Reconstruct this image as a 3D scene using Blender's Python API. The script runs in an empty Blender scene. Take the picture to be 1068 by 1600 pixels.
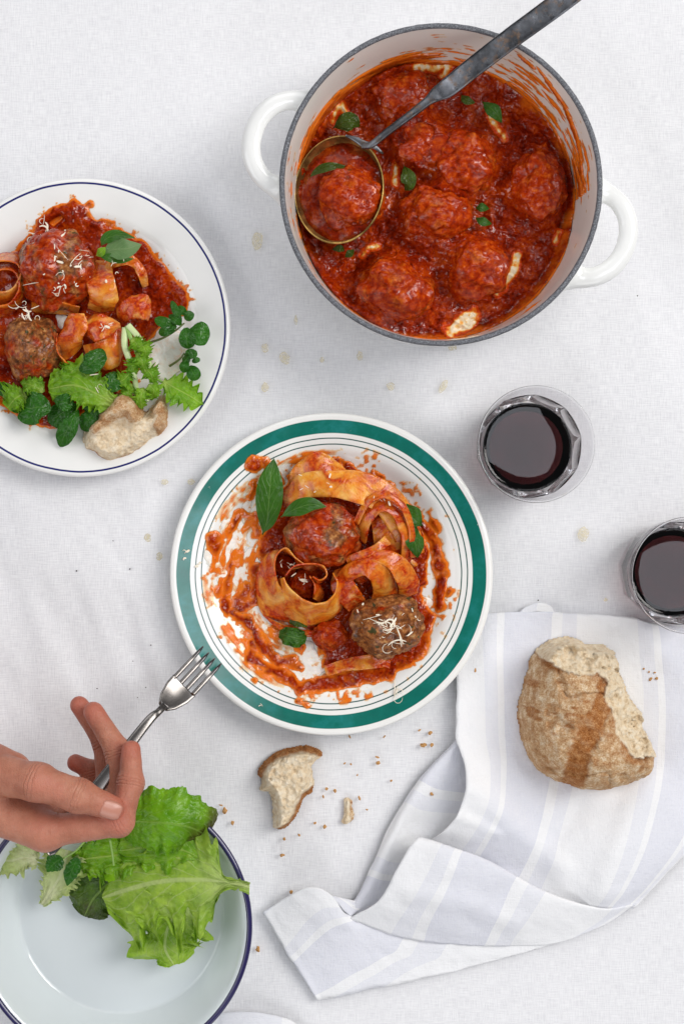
import bpy, bmesh, math, random
import numpy as np
from mathutils import Vector, Matrix

# ------------------------------------------------------------------ camera, light, exposure
sc = bpy.context.scene
H = 1.25            # camera height above the table (m)
S0 = 1800.0         # photo pixels per metre on the table top
cam_d = bpy.data.cameras.new("camera")
cam_d.sensor_fit = 'VERTICAL'; cam_d.sensor_height = 24.0
cam_d.lens = 24.0 * H / (1600.0 / S0)
cam_d.clip_start = 0.01; cam_d.clip_end = 50
cam = bpy.data.objects.new("camera", cam_d); sc.collection.objects.link(cam)
cam.location = (0, 0, H); sc.camera = cam

w = bpy.data.worlds.new("World"); sc.world = w; w.use_nodes = True
bg = w.node_tree.nodes["Background"]
bg.inputs[0].default_value = (0.90, 0.94, 1.0, 1); bg.inputs[1].default_value = 0.14

def area(name, loc, target, sx, sy, power, col):
    d = bpy.data.lights.new(name, 'AREA'); d.shape = 'RECTANGLE'; d.size = sx; d.size_y = sy
    d.energy = power; d.color = col
    o = bpy.data.objects.new(name, d); sc.collection.objects.link(o)
    o.location = loc
    o.rotation_euler = (Vector(target) - Vector(loc)).to_track_quat('-Z', 'Y').to_euler()
    return o
area("window_light", (2.9, 1.4, 2.9), (0, 0, 0), 2.2, 2.4, 138, (1.0, 0.98, 0.955))
area("overhead_light", (0.85, -0.02, 2.75), (0.85, -0.02, 0), 1.1, 0.9, 12, (0.90, 0.92, 1.0))
area("left_fill_light", (-3.2, -0.6, 2.5), (0, 0, 0), 3.2, 2.6, 58, (0.98, 0.98, 1.0))  # added fill lamp on the left
area("far_fill_light", (-0.2, 3.6, 2.4), (0, 0, 0), 3.2, 2.4, 46, (0.98, 0.98, 1.0))  # fill added beyond the far side of the table, not a known source
area("near_fill_light", (0.3, -3.6, 2.4), (0, 0, 0), 3.2, 2.4, 46, (0.98, 0.98, 1.0))  # extra fill lamp added on the near side to even out the light

sc.view_settings.view_transform = 'Standard'; sc.view_settings.look = 'None'
sc.view_settings.exposure = 0.0; sc.view_settings.gamma = 1.0
sc.view_settings.use_curve_mapping = False
sc.cycles.use_denoising = True
sc.cycles.max_bounces = 16; sc.cycles.transmission_bounces = 16
sc.cycles.transparent_max_bounces = 12
sc.cycles.caustics_refractive = True; sc.cycles.caustics_reflective = False
sc.cycles.sample_clamp_indirect = 6.0

# ------------------------------------------------------------------ helpers
def P(px, py, z=0.0):
    s = (H - z) / (H * S0)
    return np.array([(px - 534.0) * s, (800.0 - py) * s, z])
def LEN(px, z=0.0):
    return px * (H - z) / (H * S0)

def _hash(ix, iy, iz, seed):
    n = (ix.astype(np.int64) * 374761393 + iy.astype(np.int64) * 668265263 + iz.astype(np.int64) * 1440662683 + seed * 974634541) & 0xffffffff
    n = ((n ^ (n >> 13)) * 1274126177) & 0xffffffff
    n = ((n ^ (n >> 16)) * 2246822519) & 0xffffffff
    n = n ^ (n >> 15)
    return n.astype(np.float64) / 2147483648.0 - 1.0
def vnoise(x, y, z, seed=0):
    x = np.asarray(x, float); y = np.asarray(y, float) + 0 * x; z = np.asarray(z, float) + 0 * x
    ix = np.floor(x); iy = np.floor(y); iz = np.floor(z)
    fx = x - ix; fy = y - iy; fz = z - iz
    u = fx**3 * (fx * (fx * 6 - 15) + 10); v = fy**3 * (fy * (fy * 6 - 15) + 10); q = fz**3 * (fz * (fz * 6 - 15) + 10)
    r = 0
    for a in (0, 1):
        for b in (0, 1):
            for c in (0, 1):
                r = r + _hash(ix + a, iy + b, iz + c, seed) * (u if a else 1 - u) * (v if b else 1 - v) * (q if c else 1 - q)
    return r
def fbm(x, y, z=0.0, octv=4, seed=0, gain=0.5, lac=2.03):
    r = 0; a = 1.0; t = 0; f = 1.0
    for i in range(octv):
        r = r + a * vnoise(np.asarray(x) * f + 17.3 * i, np.asarray(y) * f - 9.1 * i, np.asarray(z) * f + 3.7 * i, seed + i * 13)
        t += a; a *= gain; f *= lac
        x, y = np.asarray(x) * 0.8 - np.asarray(y) * 0.6, np.asarray(x) * 0.6 + np.asarray(y) * 0.8
    return r / t
def sstep(a, b, x):
    t = np.clip((x - a) / (b - a), 0, 1); return t * t * (3 - 2 * t)

def seg_dist(X, Y, pts):
    """distance to a polyline, and 0..1 position along it"""
    best = np.full(np.shape(X), 1e9); 
    for (x0, y0), (x1, y1) in zip(pts[:-1], pts[1:]):
        dx, dy = x1 - x0, y1 - y0; l2 = dx * dx + dy * dy + 1e-12
        h = np.clip(((X - x0) * dx + (Y - y0) * dy) / l2, 0, 1)
        best = np.minimum(best, np.hypot(X - x0 - h * dx, Y - y0 - h * dy))
    return best
def poly_sd(X, Y, poly):
    """signed distance, positive inside"""
    pts = list(poly) + [poly[0]]
    d = seg_dist(X, Y, pts); ins = np.zeros(np.shape(X), bool)
    for (x0, y0), (x1, y1) in zip(pts[:-1], pts[1:]):
        if y0 == y1: continue
        c = ((y0 > Y) != (y1 > Y)) & (X < (x1 - x0) * (Y - y0) / (y1 - y0) + x0)
        ins ^= c
    return np.where(ins, d, -d)

def crom(pts, n, closed=False):
    """Catmull-Rom through pts (k,d) -> (n,d)"""
    pts = np.asarray(pts, float); k = len(pts)
    if k == 2:
        t = np.linspace(0, 1, n)[:, None]; return pts[0] * (1 - t) + pts[1] * t
    if closed:
        ext = np.vstack([pts[-1], pts, pts[0], pts[1]]); segs = k
        t = np.linspace(0, segs, n, endpoint=False)
    else:
        ext = np.vstack([2 * pts[0] - pts[1], pts, 2 * pts[-1] - pts[-2]]); segs = k - 1
        t = np.linspace(0, segs, n)
    i = np.minimum(t.astype(int), segs - 1); f = (t - i)[:, None]
    p0, p1, p2, p3 = ext[i], ext[i + 1], ext[i + 2], ext[i + 3]
    return 0.5 * (2 * p1 + (p2 - p0) * f + (2 * p0 - 5 * p1 + 4 * p2 - p3) * f**2 + (3 * p1 - p0 - 3 * p2 + p3) * f**3)

COL = sc.collection
def tag(o, label=None, cat=None, group=None, kind=None):
    if label: o["label"] = label
    if cat: o["category"] = cat
    if group: o["group"] = group
    if kind: o["kind"] = kind
    return o
def empty(name, loc, label=None, cat=None, group=None):
    o = bpy.data.objects.new(name, None); COL.objects.link(o); o.location = loc; o.empty_display_size = 0.02
    return tag(o, label, cat, group)
def mesh(name, verts, faces, material, parent=None, loc=None, smooth=True, attrs=None):
    """verts in world coordinates; parts share their thing's origin"""
    v = np.asarray(verts, float)
    if parent is not None: org = np.array(parent_origin(parent))
    elif loc is not None: org = np.array(loc, float)
    else: org = np.array([(v[:, 0].min() + v[:, 0].max()) / 2, (v[:, 1].min() + v[:, 1].max()) / 2, v[:, 2].min()])
    m = bpy.data.meshes.new(name)
    fl = faces.tolist() if isinstance(faces, np.ndarray) else faces
    m.from_pydata((v - org).tolist(), [], fl)
    if attrs:
        for k, a in attrs.items():
            at = m.attributes.new(k, 'FLOAT', 'POINT'); at.data.foreach_set('value', np.asarray(a, np.float32).ravel())
    m.polygons.foreach_set('use_smooth', [bool(smooth)] * len(m.polygons))
    m.update()
    if material: m.materials.append(material)
    o = bpy.data.objects.new(name, m); COL.objects.link(o)
    o["_o"] = [float(q) for q in org]
    if parent is not None: o.parent = parent
    else: o.location = org
    return o
def parent_origin(p):
    if "_o" in p: return tuple(p["_o"])
    return tuple(p.location)
def grid_faces(n, m, closed_n=False, closed_m=False, off=0):
    i = np.arange(n if closed_n else n - 1)[:, None]; j = np.arange(m if closed_m else m - 1)[None, :]
    i2 = (i + 1) % n; j2 = (j + 1) % m
    a = i * m + j; b = i2 * m + j; c = i2 * m + j2; d = i * m + j2
    return (np.stack([a + 0 * j, b + 0 * j, c + 0 * i, d + 0 * i], -1).reshape(-1, 4) + off)
def lathe(profile, center, nseg=160, cap=True):
    """profile list of (r,z) ; returns verts, faces (outward if the profile runs bottom-up outside then down inside)"""
    pr = np.asarray(profile, float); k = len(pr)
    th = np.linspace(0, 2 * math.pi, nseg, endpoint=False)
    v = np.zeros((nseg, k, 3))
    v[:, :, 0] = np.cos(th)[:, None] * pr[None, :, 0]; v[:, :, 1] = np.sin(th)[:, None] * pr[None, :, 0]; v[:, :, 2] = pr[None, :, 1]
    v = v.reshape(-1, 3) + np.array(center)
    f = grid_faces(nseg, k, closed_n=True)
    return v, f
def surface_nets(vals, origin, h):
    s = vals < 0
    nx, ny, nz = vals.shape
    cnt = np.zeros((nx - 1, ny - 1, nz - 1)); pos = np.zeros((nx - 1, ny - 1, nz - 1, 3))
    cs = [(a, b, c) for a in (0, 1) for b in (0, 1) for c in (0, 1)]
    def sub(A, o): return A[o[0]:nx - 1 + o[0], o[1]:ny - 1 + o[1], o[2]:nz - 1 + o[2]]
    for a in cs:
        for ax in range(3):
            if a[ax]: continue
            b = list(a); b[ax] = 1; b = tuple(b)
            va, vb = sub(vals, a), sub(vals, b)
            cr = (va < 0) != (vb < 0)
            t = np.where(cr, va / np.where(cr, va - vb, 1), 0)
            cnt += cr
            for q in range(3):
                pos[..., q] += np.where(cr, a[q] + (t if q == ax else 0), 0)
    act = cnt > 0
    idx = -np.ones(act.shape, np.int64); idx[act] = np.arange(act.sum())
    ii = np.argwhere(act)
    V = (pos[act] / cnt[act][:, None] + ii) * h + np.array(origin)
    F = []
    for ax in range(3):
        u, v_ = [(1, 2), (2, 0), (0, 1)][ax]
        sl = [slice(None)] * 3; sl2 = [slice(None)] * 3
        sl[ax] = slice(0, -1); sl2[ax] = slice(1, None)
        A = s[tuple(sl)]; B = s[tuple(sl2)]
        e = np.argwhere(A != B)
        e = e[(e[:, u] > 0) & (e[:, v_] > 0) & (e[:, u] < vals.shape[u] - 1) & (e[:, v_] < vals.shape[v_] - 1)]
        if not len(e): continue
        du = np.zeros(3, int); du[u] = 1; dv = np.zeros(3, int); dv[v_] = 1
        q = [e - du - dv, e - dv, e, e - du]
        q = np.stack([idx[k[:, 0], k[:, 1], k[:, 2]] for k in q], 1)
        flip = ~A[e[:, 0], e[:, 1], e[:, 2]]
        q[flip] = q[flip][:, ::-1]
        F.append(q)
    return V, np.vstack(F)
def rcone(X, a, b, r1, r2):
    a = np.array(a); b = np.array(b); ab = b - a
    h = np.clip(((X - a) @ ab) / (ab @ ab), 0, 1)
    return np.linalg.norm(X - a - h[..., None] * ab, axis=-1) - (r1 + (r2 - r1) * h)
def smin(a, b, k):
    h = np.clip(0.5 + 0.5 * (b - a) / k, 0, 1); return b * (1 - h) + a * h - k * h * (1 - h)
def loft(path, wid, thk, up=(0, 0, 1), nseg=None, round_=0.35, wdirs=None):
    """rounded-rectangle bar along a path of world points"""
    path = np.asarray(path, float); k = len(path)
    wid = np.broadcast_to(np.asarray(wid, float), (k,)); thk = np.broadcast_to(np.asarray(thk, float), (k,))
    sec = []
    for a in np.linspace(0, 2 * math.pi, 16, endpoint=False):
        c, s_ = math.cos(a), math.sin(a); p = 2.0 / (0.5 / round_ + 1.2)
        sec.append((math.copysign(abs(c)**p, c) * 0.5, math.copysign(abs(s_)**p, s_) * 0.5))
    sec = np.array(sec); V = []
    T = np.gradient(path, axis=0)
    for i in range(k):
        t = T[i] / (np.linalg.norm(T[i]) + 1e-12)
        W = np.cross(np.array(up, float), t) if wdirs is None else np.array(wdirs[i], float)
        W /= np.linalg.norm(W) + 1e-12; U = np.cross(t, W)
        V.append(path[i] + sec[:, :1] * wid[i] * W + sec[:, 1:] * thk[i] * U)
    V = np.vstack(V); F = [list(f[::-1]) for f in grid_faces(k, 16, closed_m=True)]
    F.append(list(range(16))); F.append([ (k - 1) * 16 + j for j in reversed(range(16))])
    return V, F
def join(parts):
    V = []; F = []; o = 0
    for v, f in parts:
        V.append(np.asarray(v)); F += [[int(i) + o for i in q] for q in f]; o += len(v)
    return np.vstack(V), F
_ico = {}
def ico(sub):
    if sub not in _ico:
        bm = bmesh.new(); bmesh.ops.create_icosphere(bm, subdivisions=sub, radius=1.0)
        _ico[sub] = (np.array([v.co[:] for v in bm.verts]), [[v.index for v in f.verts] for f in bm.faces]); bm.free()
    return _ico[sub]

# ------------------------------------------------------------------ material helper
class M:
    def __init__(s, name):
        s.m = bpy.data.materials.new(name); s.m.use_nodes = True; s.nt = s.m.node_tree; s.nt.nodes.clear()
        s.out = s.nt.nodes.new('ShaderNodeOutputMaterial')
        s._tc = None
    def n(s, t, **kw):
        o = s.nt.nodes.new(t)
        for k, v in kw.items(): setattr(o, k, v)
        return o
    def put(s, sock, v):
        if v is None: return
        if isinstance(v, bpy.types.NodeSocket): s.nt.links.new(v, sock)
        else:
            if sock.type == 'RGBA' and len(v) == 3: v = (*v, 1)
            sock.default_value = v
    def oc(s):
        if not s._tc: s._tc = s.n('ShaderNodeTexCoord')
        return s._tc.outputs['Object']
    def scaled(s, sc3, co=None, rot=0):
        m = s.n('ShaderNodeMapping'); s.put(m.inputs['Vector'], co or s.oc()); m.inputs['Scale'].default_value = sc3
        m.inputs['Rotation'].default_value = (0, 0, rot); return m.outputs[0]
    def noise(s, scale, detail=4, rough=0.55, co=None, dist=0):
        o = s.n('ShaderNodeTexNoise'); s.put(o.inputs['Vector'], co or s.oc())
        o.inputs['Scale'].default_value = scale; o.inputs['Detail'].default_value = detail
        o.inputs['Roughness'].default_value = rough; o.inputs['Distortion'].default_value = dist
        return o.outputs['Fac']
    def voro(s, scale, feature='F1', co=None):
        o = s.n('ShaderNodeTexVoronoi'); o.feature = feature; s.put(o.inputs['Vector'], co or s.oc()); o.inputs['Scale'].default_value = scale
        return o.outputs['Distance']
    def ramp(s, fac, stops, interp='LINEAR'):
        o = s.n('ShaderNodeValToRGB'); s.put(o.inputs[0], fac); r = o.color_ramp; r.interpolation = interp
        while len(r.elements) < len(stops): r.elements.new(0.5)
        for e, (p, c) in zip(r.elements, stops):
            e.position = p; e.color = (*c, 1) if not isinstance(c, (int, float)) else (c, c, c, 1)
        return o.outputs[0]
    def mix(s, f, a, b):
        o = s.n('ShaderNodeMix', data_type='RGBA'); s.put(o.inputs[0], f); s.put(o.inputs[6], a); s.put(o.inputs[7], b); return o.outputs[2]
    def math(s, op, a, b=None, c=None):
        o = s.n('ShaderNodeMath', operation=op); s.put(o.inputs[0], a); s.put(o.inputs[1], b)
        if c is not None: s.put(o.inputs[2], c)
        return o.outputs[0]
    def mrange(s, v, a, b, c=0.0, d=1.0, smooth=True):
        o = s.n('ShaderNodeMapRange'); o.interpolation_type = 'SMOOTHSTEP' if smooth else 'LINEAR'
        s.put(o.inputs[0], v)
        for i, q in zip((1, 2, 3, 4), (a, b, c, d)): o.inputs[i].default_value = q
        return o.outputs[0]
    def attr(s, name):
        o = s.n('ShaderNodeAttribute'); o.attribute_name = name; return o.outputs['Fac']
    def xyz(s, co=None):
        o = s.n('ShaderNodeSeparateXYZ'); s.put(o.inputs[0], co or s.oc()); return o.outputs
    def bump(s, h, strength=0.5, dist=0.001, prev=None):
        o = s.n('ShaderNodeBump'); s.put(o.inputs['Height'], h); o.inputs['Strength'].default_value = strength
        o.inputs['Distance'].default_value = dist; s.put(o.inputs['Normal'], prev); return o.outputs[0]
    def bsdf(s, color, rough=0.5, normal=None, **kw):
        o = s.n('ShaderNodeBsdfPrincipled'); s.put(o.inputs['Base Color'], color); s.put(o.inputs['Roughness'], rough); s.put(o.inputs['Normal'], normal)
        for k, v in kw.items(): s.put(o.inputs[k.replace('_', ' ')], v)
        return o.outputs[0]
    def mixsh(s, f, a, b):
        o = s.n('ShaderNodeMixShader'); s.put(o.inputs[0], f); s.put(o.inputs[1], a); s.put(o.inputs[2], b); return o.outputs[0]
    def done(s, sh):
        s.nt.links.new(sh, s.out.inputs[0]); return s.m

# ------------------------------------------------------------------ materials
def mat_linen():
    m = M('linen')
    co = m.scaled((1, 1, 0.0))
    a = m.noise(1.0, 3, 0.6, m.scaled((1150, 90, 1))); b = m.noise(1.0, 3, 0.6, m.scaled((90, 1150, 1)))
    th = m.math('ADD', a, b)
    big = m.noise(7, 3, 0.5)
    c = m.ramp(m.math('MULTIPLY', th, 0.5), [(0.31, (0.655, 0.65, 0.67)), (0.48, (0.765, 0.762, 0.775)), (0.63, (0.85, 0.848, 0.855))])
    c = m.mix(m.mrange(big, 0.35, 0.7, 0, 0.15), c, (0.72, 0.72, 0.745))
    nb = m.bump(th, 0.35, 0.0008)
    return m.done(m.bsdf(c, 0.9, nb, Specular_IOR_Level=0.1, Sheen_Weight=0.1))
def mat_stain(col=(0.68, 0.58, 0.33), strength=0.6):
    m = M('oil_stain')
    f = m.math('MULTIPLY', m.attr('edge'), m.ramp(m.noise(400, 3), [(0.3, 0.45), (0.6, 1.0)]))
    t = m.n('ShaderNodeBsdfTransparent').outputs[0]
    return m.done(m.mixsh(m.math('MULTIPLY', f, strength), t, m.bsdf(col, 0.8)))
def mat_plate(name, rings, body, band=None):
    """rings: list of (r_inner, r_outer, colour) in metres from the plate axis"""
    m = M(name)
    x = m.xyz(); r = m.math('SQRT', m.math('ADD', m.math('MULTIPLY', x[0], x[0]), m.math('MULTIPLY', x[1], x[1])))
    r = m.math('ADD', r, m.math('MULTIPLY', m.math('SUBTRACT', m.noise(35, 2), 0.5), 0.0009))
    up = m.math('GREATER_THAN', x[2], 0.004)
    c = m.mix(m.mrange(m.noise(60, 3), 0.4, 0.75, 0, 0.25), body, tuple(q * 0.95 for q in body))
    for (a, b, col, var) in rings:
        e = 0.0003
        k = m.math('MULTIPLY', m.mrange(r, a - e, a + e), m.mrange(r, b - e, b + e, 1, 0))
        k = m.math('MULTIPLY', k, up)
        if var:
            wear = m.ramp(m.noise(110, 6, 0.75), [(0.26, 0.2), (0.31, 1.0)])
            k = m.math('MULTIPLY', k, wear)
            col = m.ramp(m.noise(38, 5, 0.65), [(0.25, tuple(q * 0.75 for q in col)), (0.5, col), (0.8, var)])
        c = m.mix(k, c, col)
    nb = m.bump(m.noise(30, 2), 0.08, 0.002)
    return m.done(m.bsdf(c, m.ramp(m.noise(45, 4), [(0.3, 0.10), (0.7, 0.22)]), nb, Coat_Weight=0.3, Coat_Roughness=0.08))
def mat_simple(name, col, rough=0.4, var=0.08, scale=60, bump=0.0, bscale=200, **kw):
    m = M(name)
    c = m.mix(m.noise(scale, 4), tuple(q * (1 - var) for q in col), tuple(min(1, q * (1 + var)) for q in col))
    nb = m.bump(m.noise(bscale, 4), bump, 0.001) if bump else None
    return m.done(m.bsdf(c, rough, nb, **kw))
def mat_rim():
    m = M('raw_iron_rim')
    c = m.ramp(m.noise(900, 4, 0.7), [(0.3, (0.03, 0.032, 0.038)), (0.5, (0.13, 0.135, 0.15)), (0.7, (0.32, 0.33, 0.36))])
    return m.done(m.bsdf(c, 0.6, m.bump(m.noise(700, 3), 0.6, 0.001), Metallic=0.2))
def mat_sauce(name='tomato_sauce', tmin=0.0002, tmax=0.0026, deep=1.0, bumps=1.0):
    m = M(name)
    t = m.attr('thick')
    n1 = m.noise(70, 5, 0.6, dist=0.3); n2 = m.noise(380, 4, 0.6)
    f = m.math('ADD', m.math('MULTIPLY', n1, 0.62), m.math('MULTIPLY', n2, 0.38))
    thick = m.ramp(f, [(0.36, (0.11 * deep, 0.004 * deep, 0.0004)), (0.50, (0.29 * deep, 0.018 * deep, 0.0008)), (0.63, (0.49 * deep, 0.062 * deep, 0.003)), (0.78, (0.70 * deep, 0.17 * deep, 0.012))])
    thin = m.mix(m.noise(220, 3), (0.86, 0.26, 0.020), (0.74, 0.11, 0.006))
    c = m.mix(m.mrange(t, tmin, tmax), thin, thick)
    h = m.math('ADD', m.noise(120, 3, 0.5), m.math('MULTIPLY', m.noise(420, 2, 0.5), 0.18))
    nb = m.bump(h, 0.42 * bumps, 0.0016)
    rough = m.ramp(m.noise(90, 3), [(0.35, 0.04), (0.65, 0.13)])
    spec = m.ramp(m.noise(60, 4, 0.6), [(0.46, 0.10), (0.60, 0.75)])
    b = m.bsdf(c, rough, nb, Specular_IOR_Level=spec)
    tr = m.n('ShaderNodeBsdfTransparent'); tr.inputs[0].default_value = (1.0, 0.90, 0.74, 1)
    a = m.mrange(t, 0.0, tmin * 2.6, 0.0, 1.0)
    return m.done(m.mixsh(a, tr.outputs[0], b))
def mat_cream():
    m = M('cream')
    t = m.attr('thick')
    f = m.ramp(m.noise(150, 5, 0.7, dist=1.0), [(0.52, 0.0), (0.66, 0.35), (0.8, 0.9)])
    c = m.mix(f, (0.88, 0.84, 0.77), (0.85, 0.38, 0.12))
    nb = m.bump(m.noise(160, 4, 0.6, dist=0.8), 0.5, 0.001)
    b = m.bsdf(c, 0.22, nb, Subsurface_Weight=0.1, Subsurface_Radius=(0.003, 0.002, 0.001), Subsurface_Scale=1.0)
    tr = m.n('ShaderNodeBsdfTransparent').outputs[0]
    return m.done(m.mixsh(m.mrange(t, 0.0, 0.0005), tr, b))
def mat_cream_pot():
    m = M('cream_in_sauce')
    t = m.attr('thick')
    f = m.math('ADD', m.mrange(t, 0.0006, 0.0027), m.math('MULTIPLY', m.math('SUBTRACT', m.noise(200, 4, 0.6), 0.5), 0.8))
    c = m.ramp(f, [(0.10, (0.55, 0.05, 0.003)), (0.32, (0.80, 0.20, 0.015)), (0.56, (0.90, 0.52, 0.13)), (0.85, (0.92, 0.82, 0.58))])
    b = m.bsdf(c, 0.2, m.bump(m.noise(150, 3), 0.3, 0.001), Specular_IOR_Level=0.3)
    tr = m.n('ShaderNodeBsdfTransparent').outputs[0]
    return m.done(m.mixsh(m.mrange(t, 0.0, 0.0007), tr, b))
def mat_meat(name, sauce=0.6, seed=0.0, warm=False):
    m = M(name)
    co = m.n('ShaderNodeMapping'); m.put(co.inputs[0], m.oc()); co.inputs[1].default_value = (seed, seed * 0.7, 0); co = co.outputs[0]
    n1 = m.noise(48, 6, 0.62, co, 0.3); n2 = m.noise(210, 6, 0.62, co)
    red = m.ramp(n2, [(0.30, (0.17, 0.007, 0.0006)), (0.50, (0.35, 0.026, 0.0012)), (0.66, (0.52, 0.075, 0.005)), (0.82, (0.74, 0.25, 0.025))])
    if warm: brn = m.ramp(n2, [(0.30, (0.16, 0.016, 0.0015)), (0.50, (0.38, 0.058, 0.004)), (0.66, (0.57, 0.14, 0.013)), (0.82, (0.76, 0.34, 0.06))])
    else: brn = m.ramp(n2, [(0.28, (0.045, 0.016, 0.006)), (0.46, (0.19, 0.058, 0.016)), (0.60, (0.38, 0.14, 0.038)), (0.74, (0.60, 0.36, 0.14))])
    grn = m.ramp(m.noise(150, 2, 0.5, co), [(0.63, 0.0), (0.68, 0.9)])
    brn = m.mix(grn, brn, (0.03, 0.04, 0.012))
    f = m.ramp(n1, [(1 - sauce - 0.08, 0.0), (1 - sauce + 0.05, 1.0)])
    c = m.mix(f, brn, red)
    h = m.noise(170, 4, 0.5, co)
    nb = m.bump(h, 0.32, 0.0025)
    rough = m.mix(f, m.ramp(m.noise(140, 3, 0.5, co), [(0.35, 0.22), (0.65, 0.5)]), m.ramp(m.noise(110, 3, 0.5, co), [(0.35, 0.07), (0.65, 0.24)]))
    spec = m.ramp(m.noise(55, 4, 0.6, co), [(0.46, 0.10), (0.62, 0.65)])
    return m.done(m.bsdf(c, rough, nb, Specular_IOR_Level=spec))
def mat_pasta(name='pasta', seed=0.0, red=0.5):
    m = M(name)
    co = m.n('ShaderNodeMapping'); m.put(co.inputs[0], m.oc()); co.inputs[1].default_value = (seed, -seed, 0.3 * seed); co = co.outputs[0]
    n1 = m.noise(52, 3, 0.5, co, 1.2); n2 = m.noise(420, 4, 0.6, co)
    base = m.ramp(m.noise(60, 4, 0.6, co), [(0.34, (0.88, 0.50, 0.13)), (0.50, (0.85, 0.34, 0.035)), (0.64, (0.78, 0.21, 0.010))])
    saucec = m.ramp(n2, [(0.32, (0.30, 0.012, 0.001)), (0.52, (0.52, 0.045, 0.003)), (0.72, (0.72, 0.14, 0.010))])
    f = m.ramp(n1, [(0.60 - 0.20 * red - 0.08, 0.0), (0.60 - 0.20 * red + 0.04, 0.45), (0.60 - 0.20 * red + 0.18, 1.0)])
    sp = m.ramp(n2, [(0.60, 0.0), (0.68, 0.6)])
    f = m.math('MAXIMUM', f, sp)
    c = m.mix(f, base, saucec)
    nb = m.bump(m.math('ADD', m.math('MULTIPLY', f, 0.7), m.math('MULTIPLY', n2, 0.5)), 0.4, 0.0012)
    return m.done(m.bsdf(c, m.ramp(m.noise(150, 3, 0.5, co), [(0.35, 0.07), (0.65, 0.22)]), nb, Specular_IOR_Level=0.5, Subsurface_Weight=0.05, Subsurface_Radius=(0.004, 0.002, 0.0006), Subsurface_Scale=1.0))
def mat_leaf(name, dark, light, vein, veinn=8.0, puck=0.5, pscale=160, rough=0.3, midw=0.06, pale_base=0.0, tip=None, slope=0.35, vstr=0.55, vrel=-0.4):
    m = M(name)
    t = m.attr('lt'); v = m.attr('lv'); av = m.math('ABSOLUTE', v)
    n1 = m.noise(70, 4, 0.6)
    c = m.mix(m.ramp(n1, [(0.3, 0.0), (0.7, 1.0)]), dark, light)
    if tip is not None:
        k = m.math('MULTIPLY', m.mrange(t, 0.55, 0.95), m.ramp(m.noise(45, 3), [(0.35, 0.2), (0.6, 1.0)]))
        c = m.mix(k, c, tip)
    # side veins: slanted lines that bend towards the tip
    q = m.math('FRACT', m.math('ADD', m.math('MULTIPLY', m.math('SUBTRACT', t, m.math('MULTIPLY', av, slope)), veinn), m.math('MULTIPLY', m.math('SUBTRACT', m.noise(60, 2), 0.5), 0.9)))
    tri = m.math('ABSOLUTE', m.math('SUBTRACT', q, 0.5))
    side = m.math('MULTIPLY', m.mrange(tri, 0.40, 0.5), m.mrange(av, 0.6, 1.0, 1.0, 0.15))
    mid = m.mrange(av, midw * 0.4, midw, 1, 0)
    vv = m.math('MAXIMUM', mid, m.math('MULTIPLY', side, 0.6))
    c = m.mix(m.math('MULTIPLY', vv, vstr), c, vein)
    if pale_base:
        k = m.math('MULTIPLY', m.mrange(t, 0.0, pale_base, 1, 0), m.mrange(av, 0.25, 0.9, 1, 0.2))
        c = m.mix(k, c, vein)
    h = m.math('ADD', m.noise(pscale, 3, 0.5, dist=0.5), m.math('MULTIPLY', vv, vrel))
    nb = m.bump(h, puck, 0.004)
    b = m.bsdf(c, rough, nb, Specular_IOR_Level=0.4)
    tr = m.n('ShaderNodeBsdfTranslucent'); m.put(tr.inputs[0], c); m.put(tr.inputs[1], nb)
    return m.done(m.mixsh(0.36, b, tr.outputs[0]))
def mat_bread(name, crumbc=(0.84, 0.67, 0.45)):
    m = M(name)
    k = m.attr('crust'); ck = m.attr('crack')
    n = m.noise(260, 5, 0.65); nf = m.noise(1100, 3, 0.7)
    crumb = m.ramp(m.noise(190, 5, 0.65), [(0.28, (0.60, 0.42, 0.24)), (0.45, crumbc), (0.7, (0.93, 0.83, 0.66))])
    flour = m.ramp(m.math('ADD', m.math('MULTIPLY', m.noise(700, 4, 0.75), 0.5), m.math('MULTIPLY', m.noise(130, 5, 0.7), 0.5)), [(0.38, (0.38, 0.17, 0.065)), (0.49, (0.62, 0.39, 0.20)), (0.60, (0.86, 0.72, 0.52))])
    flour = m.mix(m.ramp(m.noise(42, 6, 0.75, dist=0.5), [(0.48, 0.0), (0.62, 0.7)]), flour, m.ramp(nf, [(0.35, (0.26, 0.09, 0.025)), (0.65, (0.55, 0.28, 0.11))]))
    toast = m.ramp(m.math('ADD', m.math('MULTIPLY', nf, 0.6), m.math('MULTIPLY', n, 0.4)), [(0.34, (0.17, 0.045, 0.010)), (0.5, (0.37, 0.13, 0.03)), (0.66, (0.66, 0.38, 0.16))])
    crust = m.mix(ck, flour, toast)
    c = m.mix(m.math('MINIMUM', m.math('MAXIMUM', k, 0.0), 1.0), crumb, crust)
    h = m.math('ADD', m.math('MULTIPLY', m.math('ADD', m.voro(130), m.voro(310)), m.mrange(k, 0, 1, 1.0, 0.08)), m.noise(420, 6, 0.75))
    nb = m.bump(h, 0.8, 0.0022)
    return m.done(m.bsdf(c, 0.8, nb, Specular_IOR_Level=0.2))
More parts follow.
